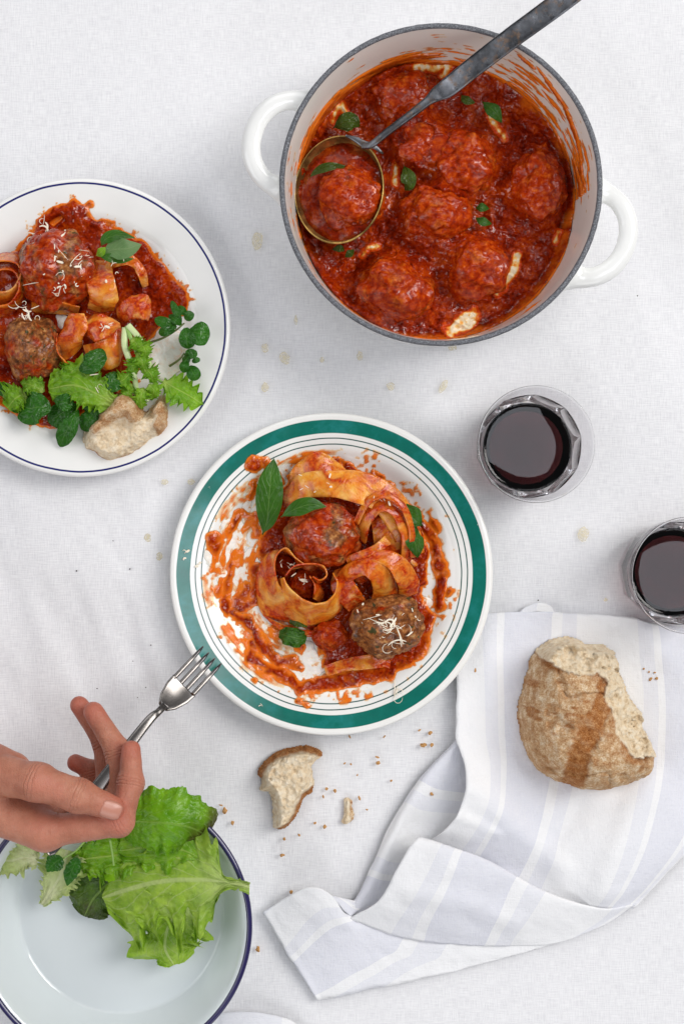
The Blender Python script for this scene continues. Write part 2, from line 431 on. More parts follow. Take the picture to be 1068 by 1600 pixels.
def mat_towel():
    m = M('striped_cotton')
    s = m.math('FRACT', m.math('ADD', m.math('DIVIDE', m.attr('s'), 0.13), 4.0))
    W = (0.83, 0.83, 0.84); Lv = (0.695, 0.702, 0.765); Md = (0.75, 0.755, 0.80)
    c = m.ramp(s, [(0.0, Lv), (0.30, W), (0.365, Md), (0.46, W), (0.85, Md), (0.945, W), (0.992, Lv)], 'CONSTANT')
    a = m.noise(1.0, 2, 0.6, m.scaled((1500, 110, 300), rot=0.5)); b = m.noise(1.0, 2, 0.6, m.scaled((110, 1500, 300), rot=0.5))
    th = m.math('ADD', a, b)
    c = m.mix(m.ramp(m.math('MULTIPLY', th, 0.5), [(0.35, 0.0), (0.65, 0.30)]), c, (0.86, 0.86, 0.86))
    nb = m.bump(th, 0.5, 0.0007)
    nb = m.bump(m.noise(40, 5, 0.65), 0.4, 0.004, nb)
    return m.done(m.bsdf(c, 0.9, nb, Specular_IOR_Level=0.1, Sheen_Weight=0.15))
def mat_glass():
    m = M('clear_glass')
    lw = m.n('ShaderNodeLayerWeight'); lw.inputs[0].default_value = 0.45
    tint = m.ramp(lw.outputs['Facing'], [(0.0, (0.99, 0.99, 0.995)), (0.90, (0.965, 0.96, 0.97)), (0.985, (0.50, 0.48, 0.54))])
    tr = m.n('ShaderNodeBsdfTransparent'); m.put(tr.inputs[0], tint)
    gl = m.n('ShaderNodeBsdfGlossy'); gl.inputs['Roughness'].default_value = 0.01
    fr = m.ramp(lw.outputs['Facing'], [(0.0, 0.03), (0.75, 0.07), (1.0, 0.45)])
    return m.done(m.mixsh(fr, tr.outputs[0], gl.outputs[0]))
def mat_lip():
    m = M('thick_glass')
    return m.done(m.bsdf((1.0, 1.0, 1.0), 0.0, None, Transmission_Weight=1.0, IOR=1.4))
def mat_wine():
    m = M('red_wine')
    g = m.bsdf((0.95, 0.75, 0.75), 0.0, None, Transmission_Weight=1.0, IOR=1.40)
    vol = m.n('ShaderNodeVolumeAbsorption'); vol.inputs[0].default_value = (0.42, 0.012, 0.03, 1); vol.inputs[1].default_value = 150
    m.nt.links.new(vol.outputs[0], m.out.inputs[1])
    return m.done(g)
HAND_JOINTS = {  # joints (px, py, z) and radii (m)
    'index': ([(70, 1300, .132), (186, 1284, .134), (204, 1224, .124), (205, 1172, .114)], [.0125, .0108, .0098, .0078]),
    'middle': ([(72, 1288, .108), (186, 1250, .106), (186, 1176, .098), (146, 1112, .092)], [.0125, .0110, .0100, .0080]),
    'ring': ([(60, 1272, .086), (170, 1236, .080), (165, 1160, .074), (124, 1102, .074)], [.0120, .0104, .0094, .0078]),
    'little': ([(45, 1262, .066), (132, 1240, .058), (150, 1206, .054), (118, 1192, .056)], [.0110, .0092, .0084, .0070]),
    'thumb': ([(-30, 1205, .130), (58, 1222, .150), (122, 1243, .152), (176, 1262, .146)], [.0175, .0140, .0122, .0092])}
HAND_ORIGIN = P(60, 1240, 0.05)
HAND_CREASES = []
for _a, _r in HAND_JOINTS.values():
    _q = [P(*w_) for w_ in _a]
    for _i in (1, 2):
        _d = _q[_i + 1] - _q[_i - 1]; _d = _d / np.linalg.norm(_d)
        HAND_CREASES.append((tuple(_q[_i] - HAND_ORIGIN), tuple(_d), _r[_i] * 1.05))
def mat_skin():
    m = M('skin')
    c = m.ramp(m.noise(55, 4, 0.6), [(0.3, (0.37, 0.13, 0.075)), (0.55, (0.48, 0.195, 0.12)), (0.75, (0.56, 0.26, 0.165))])
    c = m.mix(m.mrange(m.noise(28, 4, 0.6), 0.45, 0.7, 0, 0.55), c, (0.49, 0.155, 0.105))
    c = m.mix(m.attr('flush'), c, (0.46, 0.105, 0.07))
    h = m.math('ADD', m.noise(700, 3, 0.6), m.math('MULTIPLY', m.voro(900), 0.6))
    cre = m.noise(1.0, 3, 0.6, m.scaled((260, 60, 60)))
    tot = m.math('ADD', h, m.math('MULTIPLY', cre, 2.0))
    for (p, d, rad) in HAND_CREASES:                      # skin folds across the finger joints
        sb = m.n('ShaderNodeVectorMath', operation='SUBTRACT'); m.put(sb.inputs[0], m.oc()); sb.inputs[1].default_value = p
        dt = m.n('ShaderNodeVectorMath', operation='DOT_PRODUCT'); m.put(dt.inputs[0], sb.outputs[0]); dt.inputs[1].default_value = d
        ln = m.n('ShaderNodeVectorMath', operation='LENGTH'); m.put(ln.inputs[0], sb.outputs[0])
        sl = m.math('ADD', dt.outputs['Value'], m.math('MULTIPLY', m.math('SUBTRACT', m.noise(160, 2), 0.5), 0.004))
        wv = m.math('POWER', m.math('ABSOLUTE', m.math('COSINE', m.math('MULTIPLY', sl, 1150.0))), 6.0)
        k = m.math('MULTIPLY', m.mrange(m.math('ABSOLUTE', sl), 0.0030, 0.0058, 1, 0), m.mrange(ln.outputs['Value'], rad, rad * 1.5, 1, 0))
        tot = m.math('SUBTRACT', tot, m.math('MULTIPLY', m.math('MULTIPLY', wv, k), 1.6))
    nb = m.bump(tot, 0.42, 0.0012)
    return m.done(m.bsdf(c, 0.45, nb, Subsurface_Weight=0.15, Subsurface_Radius=(0.006, 0.002, 0.001), Subsurface_Scale=1.0, Specular_IOR_Level=0.4))
def mat_steel(name, base, rust=0.0, rough=0.28):
    m = M(name)
    n = m.noise(38, 5, 0.65)
    c = m.ramp(n, [(0.35, tuple(q * 0.45 for q in base)), (0.5, base), (0.66, tuple(min(1, q * 1.9) for q in base))])
    if rust:
        k = m.ramp(m.noise(140, 6, 0.7), [(0.55, 0.0), (0.64, rust)]); c = m.mix(k, c, (0.20, 0.12, 0.07))
        sp = m.ramp(m.noise(600, 4, 0.7), [(0.62, 0.0), (0.68, 0.8)]); c = m.mix(sp, c, (0.03, 0.028, 0.03))
    return m.done(m.bsdf(c, m.ramp(m.noise(160, 4), [(0.3, rough), (0.7, rough + 0.25)]), m.bump(m.noise(250, 4), 0.12, 0.001), Metallic=0.85))

MT = dict(
    linen=mat_linen(), stain=mat_stain(), enamel=mat_simple('white_enamel', (0.84, 0.84, 0.82), 0.12, 0.02, Coat_Weight=0.3),
    enamel_in=mat_simple('cream_enamel', (0.80, 0.77, 0.715), 0.18, 0.05, 25), rim=mat_rim(), sauce=mat_sauce(), potsauce=mat_sauce('simmered_tomato_sauce', 0.0008, 0.006, 0.95, 1.1),
    cream=mat_cream(), potcream=mat_cream_pot(), lipglass=mat_lip(), meat_pot=mat_meat('sauce_coated_meat', 0.57, 0.0, True), meat_a=mat_meat('meat_saucy', 0.52, 3.1), meat_b=mat_meat('meat_browned', 0.34, 7.7), meat_c=mat_meat('meat_bitten', 0.42, 5.2),
    basil=mat_leaf('basil', (0.030, 0.115, 0.008), (0.060, 0.20, 0.018), (0.16, 0.33, 0.06), 7, 0.35, 90, 0.28, 0.05),
    basil_pale=mat_leaf('basil_underside', (0.12, 0.24, 0.08), (0.17, 0.31, 0.11), (0.26, 0.42, 0.17), 7, 0.3, 90, 0.45, 0.05),
    basil_wet=mat_leaf('sauced_basil', (0.045, 0.075, 0.006), (0.085, 0.16, 0.012), (0.14, 0.16, 0.03), 6, 0.5, 140, 0.15, 0.05),
    lettuce=mat_leaf('lettuce', (0.20, 0.39, 0.010), (0.46, 0.65, 0.08), (0.60, 0.70, 0.28), 6, 0.45, 190, 0.33, 0.06, 0.5, slope=0.75, vstr=0.65, vrel=0.25),
    lettuce_deep=mat_leaf('lettuce_deep', (0.11, 0.31, 0.006), (0.29, 0.54, 0.022), (0.48, 0.64, 0.13), 5, 0.5, 170, 0.30, 0.06, 0.3, slope=0.7, vrel=0.2),
    lettuce_bronze=mat_leaf('lettuce_bronze', (0.11, 0.33, 0.006), (0.25, 0.52, 0.02), (0.33, 0.52, 0.09), 5, 0.6, 120, 0.24, 0.05, tip=(0.085, 0.08, 0.015), slope=0.7, vrel=0.1, vstr=0.4),
    lettuce_dark=mat_leaf('lettuce_dark', (0.035, 0.085, 0.010), (0.13, 0.25, 0.02), (0.25, 0.38, 0.08), 6, 0.8, 110, 0.3, 0.07, tip=(0.05, 0.045, 0.015), slope=0.5),
    lettuce_pale=mat_leaf('lettuce_pale', (0.42, 0.55, 0.13), (0.62, 0.70, 0.32), (0.72, 0.74, 0.46), 7, 0.4, 110, 0.4, 0.10, 0.8, slope=0.5),
    cress=mat_leaf('watercress', (0.020, 0.105, 0.008), (0.045, 0.20, 0.015), (0.12, 0.30, 0.05), 5, 0.4, 110, 0.17, 0.05),
    stem=mat_simple('green_stem', (0.24, 0.40, 0.09), 0.4, 0.25), stem_pale=mat_simple('pale_stem', (0.56, 0.66, 0.33), 0.35, 0.15), stem_dark=mat_simple('dark_stem', (0.14, 0.17, 0.05), 0.4, 0.25),
    bread=mat_bread('bread'), towel=mat_towel(), glass=mat_glass(), wine=mat_wine(), skin=mat_skin(),
    nail=mat_simple('nail', (0.52, 0.23, 0.165), 0.3, 0.05), steel=mat_simple('steel', (0.20, 0.185, 0.175), 0.25, 0.25, 40, Metallic=1.0), iron=mat_steel('forged_iron', (0.115, 0.12, 0.132), 0.6, 0.2),
    brass=mat_steel('brass', (0.52, 0.36, 0.11), 0.0, 0.25), cheese=mat_simple('grated_cheese', (0.86, 0.77, 0.62), 0.45, 0.08, Subsurface_Weight=0.1, Subsurface_Radius=(0.002, 0.001, 0.001)),
    crumb=mat_simple('toasted_crumb', (0.52, 0.27, 0.09), 0.8, 0.5, 500, 0.6, 900), pepper=mat_simple('pepper', (0.03, 0.02, 0.02), 0.6, 0.3),
    navy=mat_simple('navy_enamel', (0.022, 0.018, 0.085), 0.15, 0.1, Coat_Weight=0.4), bowl=mat_simple('blue_white_enamel', (0.70, 0.75, 0.77), 0.09, 0.03, 25, Coat_Weight=0.5, Coat_Roughness=0.05),
)
PASTA = [mat_pasta('pasta_%d' % i, 1.7 * i + 0.4, r) for i, r in enumerate((0.62, 0.90, 1.15, 0.75))]

# ================================================================== tablecloth
def build_cloth():
    nx, ny = 300, 380
    X, Y = np.meshgrid(np.linspace(-0.75, 0.75, nx), np.linspace(-0.95, 0.95, ny), indexing='ij')
    px = X * S0 + 534; py = 800 - Y * S0
    Z = 0.0009 * fbm(X * 9, Y * 9, 0, 3, 5)
    mask = sstep(330, 200, px) * sstep(700, 800, py) * sstep(1250, 1050, py)
    Z += mask * 0.0042 * (1 - np.abs(fbm((X * 1.0 + Y * 0.35) * 26, Y * 6, 0, 3, 21)) * 2.2)
    Z += 0.0010 * (1 - np.abs(fbm(X * 14 + Y * 5, Y * 5 - X * 3, 0, 3, 44)) * 2)
    Z = np.minimum(Z - 0.0040, 0.0)
    v = np.stack([X, Y, Z], -1).reshape(-1, 3)
    o = mesh('tablecloth', v, grid_faces(nx, ny), MT['linen'], loc=(0, 0, 0))
    tag(o, 'white linen tablecloth with visible weave and pale oil spots', 'tablecloth', kind='structure')
    st = [(402, 377, 9, 17, .1), (414, 544, 6, 8, 0), (444, 559, 8, 11, -.5), (414, 605, 6, 9, 0), (562, 556, 5, 8, 0), (503, 562, 4, 5, 0), (610, 604, 7, 7, 0),
          (692, 604, 6, 12, .5), (706, 543, 8, 5, 0), (257, 753, 6, 5, 0), (299, 753, 6, 5, 0), (231, 840, 6, 8, 0), (249, 869, 5, 7, 0), (911, 835, 9, 12, .2), (418, 158, 4, 4, 0), (825, 1240, 4, 4, 0),
          (462, 500, 3, 8, 0), (945, 937, 4, 3, 0)]
    rng = np.random.RandomState(4)
    for i, (x, y, a, b, r) in enumerate(st):
        th = np.linspace(0, 2 * math.pi, 28, endpoint=False)
        rad = 1 + 0.28 * fbm(np.cos(th) * 1.6 + i * 3.1, np.sin(th) * 1.6, 0, 3, 9)
        V = [P(x, y, 0.0004)]; E = [1.0]
        for k, e in ((0.35, 0.85), (0.62, 0.75), (0.85, 0.9), (1.0, 0.0)):
            ex = np.cos(th) * a * rad * k; ey = np.sin(th) * b * rad * k
            V += [P(x + ex[j] * math.cos(r) - ey[j] * math.sin(r), y + ex[j] * math.sin(r) + ey[j] * math.cos(r), 0.0004) for j in range(28)]
            E += [e] * 28
        F = [[0, 1 + (j + 1) % 28, 1 + j] for j in range(28)]
        for k in range(3):
            for j in range(28):
                a0 = 1 + k * 28; F.append([a0 + j, a0 + (j + 1) % 28, a0 + 28 + (j + 1) % 28, a0 + 28 + j])
        mesh('oil_stain', V, F, MT['stain'], o, attrs={'edge': E})
    # pepper specks lying on the cloth
    sp = []
    for (x, y) in [(120, 892), (203, 889), (152, 1076), (236, 1008), (208, 1033), (995, 462), (177, 845), (840, 938), (228, 1074), (215, 1090), (690, 1010)]:
        v0, f0 = ico(1); r = LEN(rng.uniform(0.7, 1.3)); c = P(x, y, r * 0.6)
        sp.append((v0 * r * (1 + 0.2 * rng.randn(len(v0), 1)) + c, f0))
    v, f = join(sp)
    tag(mesh('pepper_specks', v, f, MT['pepper']), 'scattered black pepper specks on the white tablecloth', 'pepper', kind='stuff')
build_cloth()

# ================================================================== plates, bowl and pot (lathed)
def arc(c0, c1, r, a0, a1, n=8):
    return [(c0 + r * math.cos(math.radians(a)), c1 + r * math.sin(math.radians(a))) for a in np.linspace(a0, a1, n)]
def plate_profile(R, well, zwell, zrim, t=0.0045):
    up = [(0.0, zwell)]
    for k in np.linspace(0.1, 1, 8): up.append((well * k, zwell + 0.0004 * k * k))
    n = 26
    for k in np.linspace(0, 1, n)[1:]:
        r = well + (R - 0.003 - well) * k
        up.append((r, zwell + 0.0004 + (zrim - zwell - 0.0004) * (0.55 * k**1.25 + 0.45 * sstep(0.0, 0.45, k))))
    lip = arc(R - 0.0030, zrim - 0.0030, 0.0030, 80, -70, 9)
    dn = [(R - 0.012, zrim - 0.0085), (well + 0.012, zwell - 0.001), (well * 0.86, 0.0035), (well * 0.83, 0.0002), (well * 0.78, 0.0002), (well * 0.75, 0.003), (0.0, 0.003)]
    return up, up + lip + dn
def zfun_of(up):
    u = np.array(up); return lambda r: np.interp(r, u[:, 0], u[:, 1])

GC = P(517.5, 897, 0.018); GC[2] = 0
g_up, g_prof = plate_profile(LEN(252.5, 0.021), 0.088, 0.0075, 0.0215)
ZG = zfun_of(g_up)
def gl(px): return LEN(px, 0.017)
teal = (0.003, 0.155, 0.118)
MT['green_plate'] = mat_plate('teal_banded_china', [(gl(220), gl(241), teal, (0.02, 0.24, 0.24)), (gl(211.2), gl(213.0), (0.004, 0.07, 0.06), None), (gl(202.0), gl(203.8), (0.004, 0.07, 0.06), None)], (0.85, 0.84, 0.805))
v, f = lathe(g_prof, GC, 200)
gp = mesh('dinner_plate', v, f[:, ::-1], MT['green_plate'], loc=GC)
tag(gp, 'white china dinner plate with a broad teal green band and thin green rings', 'plate')

LC = P(127, 512, 0.018); LC[2] = 0
l_up, l_prof = plate_profile(LEN(233.8, 0.020), 0.082, 0.0075, 0.0205)
ZL = zfun_of(l_up)
MT['blue_plate'] = mat_plate('blue_line_china', [(LEN(223.8, .019), LEN(226.8, .019), (0.010, 0.014, 0.14), None)], (0.85, 0.845, 0.82))
v, f = lathe(l_prof, LC, 200)
lp = mesh('dinner_plate', v, f[:, ::-1], MT['blue_plate'], loc=LC)
tag(lp, 'white china dinner plate with a thin blue line near the edge', 'plate')

BC = P(176, 1448, 0.055); BC[2] = 0
RB = LEN(218, 0.055)
bp_in = [(0, 0.006)] + [(0.086 * k, 0.006 + 0.0006 * k**4) for k in np.linspace(0.15, 1, 8)] + arc(0.086, 0.0106, 0.004, -80, -35, 5) + [(0.0935, 0.018), (0.1000, 0.032), (0.1060, 0.045), (0.1085, 0.0505), (0.1105, 0.0525), (RB - 0.0030, 0.0533)]
bp_out = [(RB - 0.0028, 0.0520), (0.1108, 0.0510), (0.1070, 0.0440), (0.1010, 0.031), (0.0945, 0.017), (0.090, 0.006), (0.086, 0.0020), (0.08, 0.0006), (0.0, 0.0006)]
bowl = empty('enamel_bowl', BC, 'shallow pale enamel bowl with a dark navy rolled rim', 'bowl')
v, f = lathe(bp_in + bp_out, BC, 180); mesh('body', v, f[:, ::-1], MT['bowl'], bowl)
v, f = lathe(arc(RB - 0.0024, 0.0527, 0.0024, 0, 345, 14), BC, 180); f2 = grid_faces(180, 14, True, True)
mesh('rim', v, f2[:, ::-1], MT['navy'], bowl)

PZ = 0.090
PC = P(688.5, 288, PZ); PC[2] = 0
RI = LEN(244.0, PZ); RO = LEN(252.5, PZ)
FZ = 0.012; RF = 0.108
pot_in = [(0, FZ)] + [(RF * k, FZ) for k in np.linspace(0.15, 1, 7)] + arc(RF, FZ + 0.008, 0.008, -80, -10, 7) + [(0.1175, 0.026), (0.1195, 0.042), (0.1218, 0.060), (0.1236, 0.078), (RI, PZ - 0.0012)]
pot_out = [(RO, PZ - 0.0012), (0.1285, 0.078), (0.1268, 0.055), (0.1245, 0.030), (0.121, 0.014), (0.114, 0.005), (0.104, 0.0012), (0.095, 0.0004), (0, 0.0004)]
pot = empty('cooking_pot', PC, 'white enamelled cast iron pot with two loop handles and grey rim', 'pot')
v, f = lathe(pot_in, PC, 200); mesh('interior', v, f[:, ::-1], MT['enamel_in'], pot)
v, f = lathe(pot_out, PC, 200); mesh('exterior', v, f[:, ::-1], MT['enamel'], pot)
rim_p = [(RI, PZ - 0.0012), (RI + 0.0004, PZ + 0.0002), (RI + 0.0014, PZ + 0.0008), (RO - 0.0014, PZ + 0.0008), (RO - 0.0003, PZ), (RO, PZ - 0.0012)]
v, f = lathe(rim_p, PC, 260)
v[:, 2] += 0.0003 * fbm(v[:, 0] * 400, v[:, 1] * 400, 0, 3, 3)
rr = np.hypot(v[:, 0] - PC[0], v[:, 1] - PC[1]); k = 1 + 0.0022 * fbm(v[:, 0] * 260, v[:, 1] * 260, 0, 3, 8)
v[:, 0] = PC[0] + (v[:, 0] - PC[0]) * k; v[:, 1] = PC[1] + (v[:, 1] - PC[1]) * k
mesh('rim', v, f[:, ::-1], MT['rim'], pot)
def pot_handle(sign):
    ang = math.radians(163.0 if sign < 0 else -16.5)
    d = np.array([math.cos(ang), math.sin(ang), 0]); e = np.array([-d[1], d[0], 0])
    h = 0.0015; n = 62
    C = PC + d * 0.142 + np.array([0, 0, 0.072])
    ax = (np.arange(-n // 2, n // 2) * h); gx = np.stack(np.meshgrid(ax, np.arange(-45, 46) * h, np.arange(-13, 14) * h, indexing='ij'), -1)
    U = gx[..., 0] + 0.142; Vv = gx[..., 1]; Z = gx[..., 2]
    Q = np.stack([U, Vv, Z * 1.4], -1)
    pts = crom([(0.112, 0.041, -.004), (0.130, 0.0375, -.003), (0.1455, 0.0300, 0), (0.1555, 0.0170, 0.001), (0.1590, 0, 0.001), (0.1555, -0.0170, 0.001), (0.1455, -0.0300, 0), (0.130, -0.0375, -.003), (0.112, -0.041, -.004)], 25)
    D = None
    for a, b in zip(pts[:-1], pts[1:]):
        q = rcone(Q, a, b, 0.0076, 0.0076); D = q if D is None else smin(D, q, 0.002)
    R = np.hypot(U, Vv); shell = np.maximum(R - 0.1272, 0.1215 - R); shell = np.maximum(shell, np.abs(Z) - 0.008); shell = np.maximum(shell, np.abs(Vv) - 0.052)
    D = smin(D, shell, 0.014)
    D = np.maximum(D, 0.1243 - R)
    V, F = surface_nets(D, (0, 0, 0), h)
    V = V - np.array([n // 2, 45, 13]) * h
    W = C + V[:, :1] * d + V[:, 1:2] * e + V[:, 2:3] * np.array([0, 0, 1.0])
    o = mesh('handle', W, F, MT['enamel'], pot)
    md = o.modifiers.new('smooth', 'SMOOTH'); md.iterations = 6; md.factor = 0.5
pot_handle(-1); pot_handle(1)

# ================================================================== sauce layers
def sauce_layer(name, box, step, zbase, thick, material, extra_z=0.0004, clip=None, loc=None):
    """box in photo pixels at z ~ level; thick(px,py) -> metres (array); zbase(x,y) -> metres"""
    x0, y0, x1, y1, zl = box
    gx = np.arange(x0, x1, step); gy = np.arange(y0, y1, step)
    PX, PY = np.meshgrid(gx, gy, indexing='ij')
    s = (H - zl) / (H * S0); X = (PX - 534) * s; Y = (800 - PY) * s
    T = thick(PX, PY)
    if clip is not None:
        cx, cy, R = clip; r = np.hypot(X - cx, Y - cy); T = np.where(r > R + 2 * step * s, 0, T)
        k = np.where(r > R, R / np.maximum(r, 1e-9), 1.0); X = cx + (X - cx) * k; Y = cy + (Y - cy) * k
    on = T > 2e-5
    Z = zbase(X, Y) + np.where(on, T + extra_z, -0.0002)
    n, m = PX.shape
    F = grid_faces(n, m); keep = on.ravel()[F].any(1); F = F[keep]
    used = np.unique(F); mp = -np.ones(n * m, np.int64); mp[used] = np.arange(len(used))
    V = np.stack([X, Y, Z], -1).reshape(-1, 3)[used]
    return mesh(name, V, mp[F][:, ::-1], material, attrs={'thick': np.clip(T.ravel()[used], 0, 1)}, loc=loc)

# ---- pot
MB = [(676, 340, 53), (722, 258, 52), (838, 295, 51), (743, 418, 52), (617, 452, 56), (632, 150, 50), (652, 226, 44), (545, 303, 53)]
thin_strokes = [([(520, 190), (524, 176), (535, 168), (540, 178)], 3), ([(764, 180), (775, 200), (787, 215)], 4), ([(770, 235), (778, 225)], 2), ([(617, 258), (617, 288)], 4),
    ([(566, 398), (573, 388), (592, 384)], 3), ([(808, 400), (800, 425), (790, 440), (775, 458)], 6), ([(738, 492), (725, 505), (705, 515)], 11), ([(872, 362), (868, 376)], 4),
    ([(690, 517), (660, 522)], 3), ([(650, 113), (700, 105), (690, 118)], 5), ([(815, 195), (822, 200)], 1)]
def pot_thick(px, py):
    t = 0.0090 + 0.0050 * fbm(px / 34, py / 34, 0, 3, 31) + 0.0028 * fbm(px / 12, py / 12, 0, 3, 32) + 0.0007 * fbm(px / 4.2, py / 4.2, 0, 2, 33)
    t += 0.0022 * (1 - np.abs(fbm(px / 26 + py / 60, py / 17 - px / 50, 0, 2, 37)) * 3.0).clip(0)
    for (x, y, r) in MB:
        d = np.hypot(px - x, py - y); t += 0.014 * np.exp(-np.maximum(d - r * 0.70, 0)**2 / (r * 0.36)**2)
    fl = np.zeros_like(t)
    wob = 3.5 * fbm(px / 7, py / 7, 0, 3, 61)
    for pts, wd in thin_strokes:
        d = seg_dist(px, py, pts) + wob; fl = np.maximum(fl, sstep(wd + 10, wd - 3, d))
    t = t * (1 - 0.25 * fl)
    r = np.hypot(px - 671, py - 313)
    t *= 1 - 0.55 * sstep(200, 216, r)
    return np.clip(t, 0.0004, 0.03)
rw = 0.1168
pot_z = lambda x, y: FZ + 0.0 * x
PS = sauce_layer('tomato_sauce', (440, 75, 905, 545, 0.022), 1.15, lambda X, Y: FZ + 0.010 * sstep(0.1085, 0.1168, np.hypot(X - PC[0], Y - PC[1])), pot_thick, MT['potsauce'], clip=(PC[0], PC[1], rw))
tag(PS, 'glossy red tomato sauce pooled in the white pot', 'sauce')

pot_top = lambda X, Y: FZ + 0.010 * sstep(0.1085, 0.1168, np.hypot(X - PC[0], Y - PC[1])) + pot_thick(X / LEN(1, .022) + 534, 800 - Y / LEN(1, .022)) + 0.0002
for lab, i0, wd in (('pale cream loop at the upper left of the pot sauce', 0, 4), ('long white cream streak at the upper right of the pot', 1, 5), ('short cream drop between the middle meatballs and ladle', 3, 5), ('hooked cream streak below the ladle bowl', 4, 4),
                    ('bright cream streak right of the lower right meatball', 5, 7), ('large speckled cream patch at the front of the pot', 6, 12), ('small cream patch against the right wall of the pot', 7, 5), ('flat cream patch near the back wall under the handle', 9, 6)):
    st = thin_strokes[i0][0]; xs = [q[0] for q in st]; ys = [q[1] for q in st]
    def cthick(px, py, st=st, wd=wd, i0=i0):
        d = seg_dist(px, py, st) + 0.6 * wd * fbm(px / 13, py / 13, 0, 3, 300 + i0, 0.4)
        t = 0.0021 * sstep(wd + 6, wd - 7, d) * (1 + 0.5 * fbm(px / 6, py / 6, 0, 3, 310)); return np.where(t > 6e-5, t, 0)
    tag(sauce_layer('cream_streak', (min(xs) - 30, min(ys) - 30, max(xs) + 30, max(ys) + 30, 0.022), 1.0, pot_top, cthick, MT['potcream'], 0.0002), lab, 'cream')

# ---- smears up the wall of the pot
def pot_smear():
    nt, nz = 1000, 90
    TH, ZZ = np.meshgrid(np.linspace(0, 2 * math.pi, nt, endpoint=False), np.linspace(0.019, 0.086, nz), indexing='ij')
    deg = np.degrees(TH)
    k = np.clip((ZZ - 0.019) / 0.067, 0, 1)
    cx, sx = np.cos(TH), np.sin(TH)
    st = fbm(cx * 5, sx * 5, ZZ * 420, 4, 71) + 0.4 * fbm(cx * 14, sx * 14, ZZ * 620, 3, 72)
    def win(a, b, e): return sstep(a - e, a + e, deg) * sstep(b + e, b - e, deg)
    low = sstep(0.22, 0.04, k + 0.10 * fbm(cx * 4, sx * 4, 0.3, 3, 74)) * 1.1
    f = st * 0.9 - 0.50 + low
    f += 1.25 * win(95, 168, 10) * sstep(0.62, 0.25, k)         # swirls behind the ladle
    f += 0.52 * win(-12, 62, 8) * sstep(1.15, 0.55, k) * (0.75 + 0.6 * np.abs(fbm(cx * 3, sx * 3, ZZ * 45, 2, 75)))
    f += 0.42 * win(60, 100, 10) * sstep(0.9, 0.3, k)
    # single drag marks
    for a0, a1, z0, z1, wd in ((8, 48, 0.056, 0.079, 0.0016), (20, 52, 0.066, 0.083, 0.0010), (-4, 16, 0.050, 0.040, 0.0022), (2, 12, 0.060, 0.050, 0.0014), (50, 60, 0.078, 0.082, 0.0012)):
        u = np.clip((deg - a0) / (a1 - a0), 0, 1); zc = z0 + (z1 - z0) * u + 0.001 * fbm(deg / 5, 0.2, 0, 2, 77)
        ins = sstep(a0 - 1, a0 + 2, deg) * sstep(a1 + 1, a1 - 3, deg)
        f += 1.3 * ins * np.exp(-((ZZ - zc) / wd)**2) * (0.7 + 0.5 * st)
    T = np.clip(f, 0, 0.6) * 0.0030
    Rw = np.interp(ZZ, [0.012, 0.018, 0.026, 0.042, 0.060, 0.078, 0.0888], [0.108, 0.1150, 0.1175, 0.1195, 0.1218, 0.1236, RI])
    on = T > 3e-5
    R = Rw - np.where(on, T + 0.0003, -0.0002)
    V = np.stack([PC[0] + R * cx, PC[1] + R * sx, ZZ], -1).reshape(-1, 3)
    F = grid_faces(nt, nz, closed_n=True); F = F[on.ravel()[F].any(1)]
    used = np.unique(F); mp = -np.ones(nt * nz, np.int64); mp[used] = np.arange(len(used))
    o = mesh('sauce_smear', V[used], mp[F][:, ::-1], MT['sauce'], attrs={'thick': T.ravel()[used]})
    tag(o, 'dried tomato sauce streaks smeared up the inside wall of the pot', 'sauce')
pot_smear()

# ---- green plate
swipes = [([(398, 728)], 13, 1.0), ([(413, 722), (420, 735)], 7, .8), ([(400, 752), (392, 775)], 6, .7), ([(374, 807), (361, 832)], 7, .9), ([(375, 805), (400, 806), (402, 834)], 7, .9), ([(334, 846), (336, 853)], 13, 1.0), ([(338, 860), (334, 892)], 4, .7),
    ([(363, 867), (357, 904), (350, 948)], 6, .75), ([(386, 918), (370, 950)], 11, .85), ([(351, 940), (356, 958), (399, 940)], 8, 1.0), ([(361, 958), (388, 972), (403, 1001), (421, 1024), (434, 1036)], 8, 1.0),
    ([(421, 1010), (434, 1036), (456, 1030)], 7, 1.0), ([(392, 1003), (392, 1028), (421, 1043), (454, 1061), (467, 1074), (495, 1070), (520, 1060)], 9, 1.0), ([(398, 1061)], 4, .9), ([(465, 1094), (480, 1098)], 4, .8),
    ([(500, 1068), (560, 1058), (605, 1050)], 13, 1.0), ([(605, 1045), (640, 1030), (658, 1003)], 10, 1.0), ([(681, 860), (690, 900), (685, 945)], 9, 1.0), ([(702, 923), (698, 930)], 6, .8), ([(649, 945), (666, 962), (656, 1009)], 11, 1.0),
    ([(655, 815), (680, 850), (690, 880)], 8, .9), ([(668, 800), (685, 830)], 4, .7), ([(400, 890), (395, 930)], 9, .8), ([(345, 905), (341, 930)], 5, .6), ([(415, 790), (425, 830), (410, 860)], 12, 1.0), ([(427, 775), (432, 745)], 8, .9),
    ([(470, 1010), (455, 985)], 9, .9), ([(445, 1030), (470, 1045)], 6, .7)]
g_core = [(428, 790), (450, 745), (520, 715), (600, 750), (655, 800), (668, 860), (660, 930), (668, 985), (640, 1035), (560, 1050), (505, 1040), (500, 1000), (470, 975), (420, 960), (402, 905), (412, 850)]
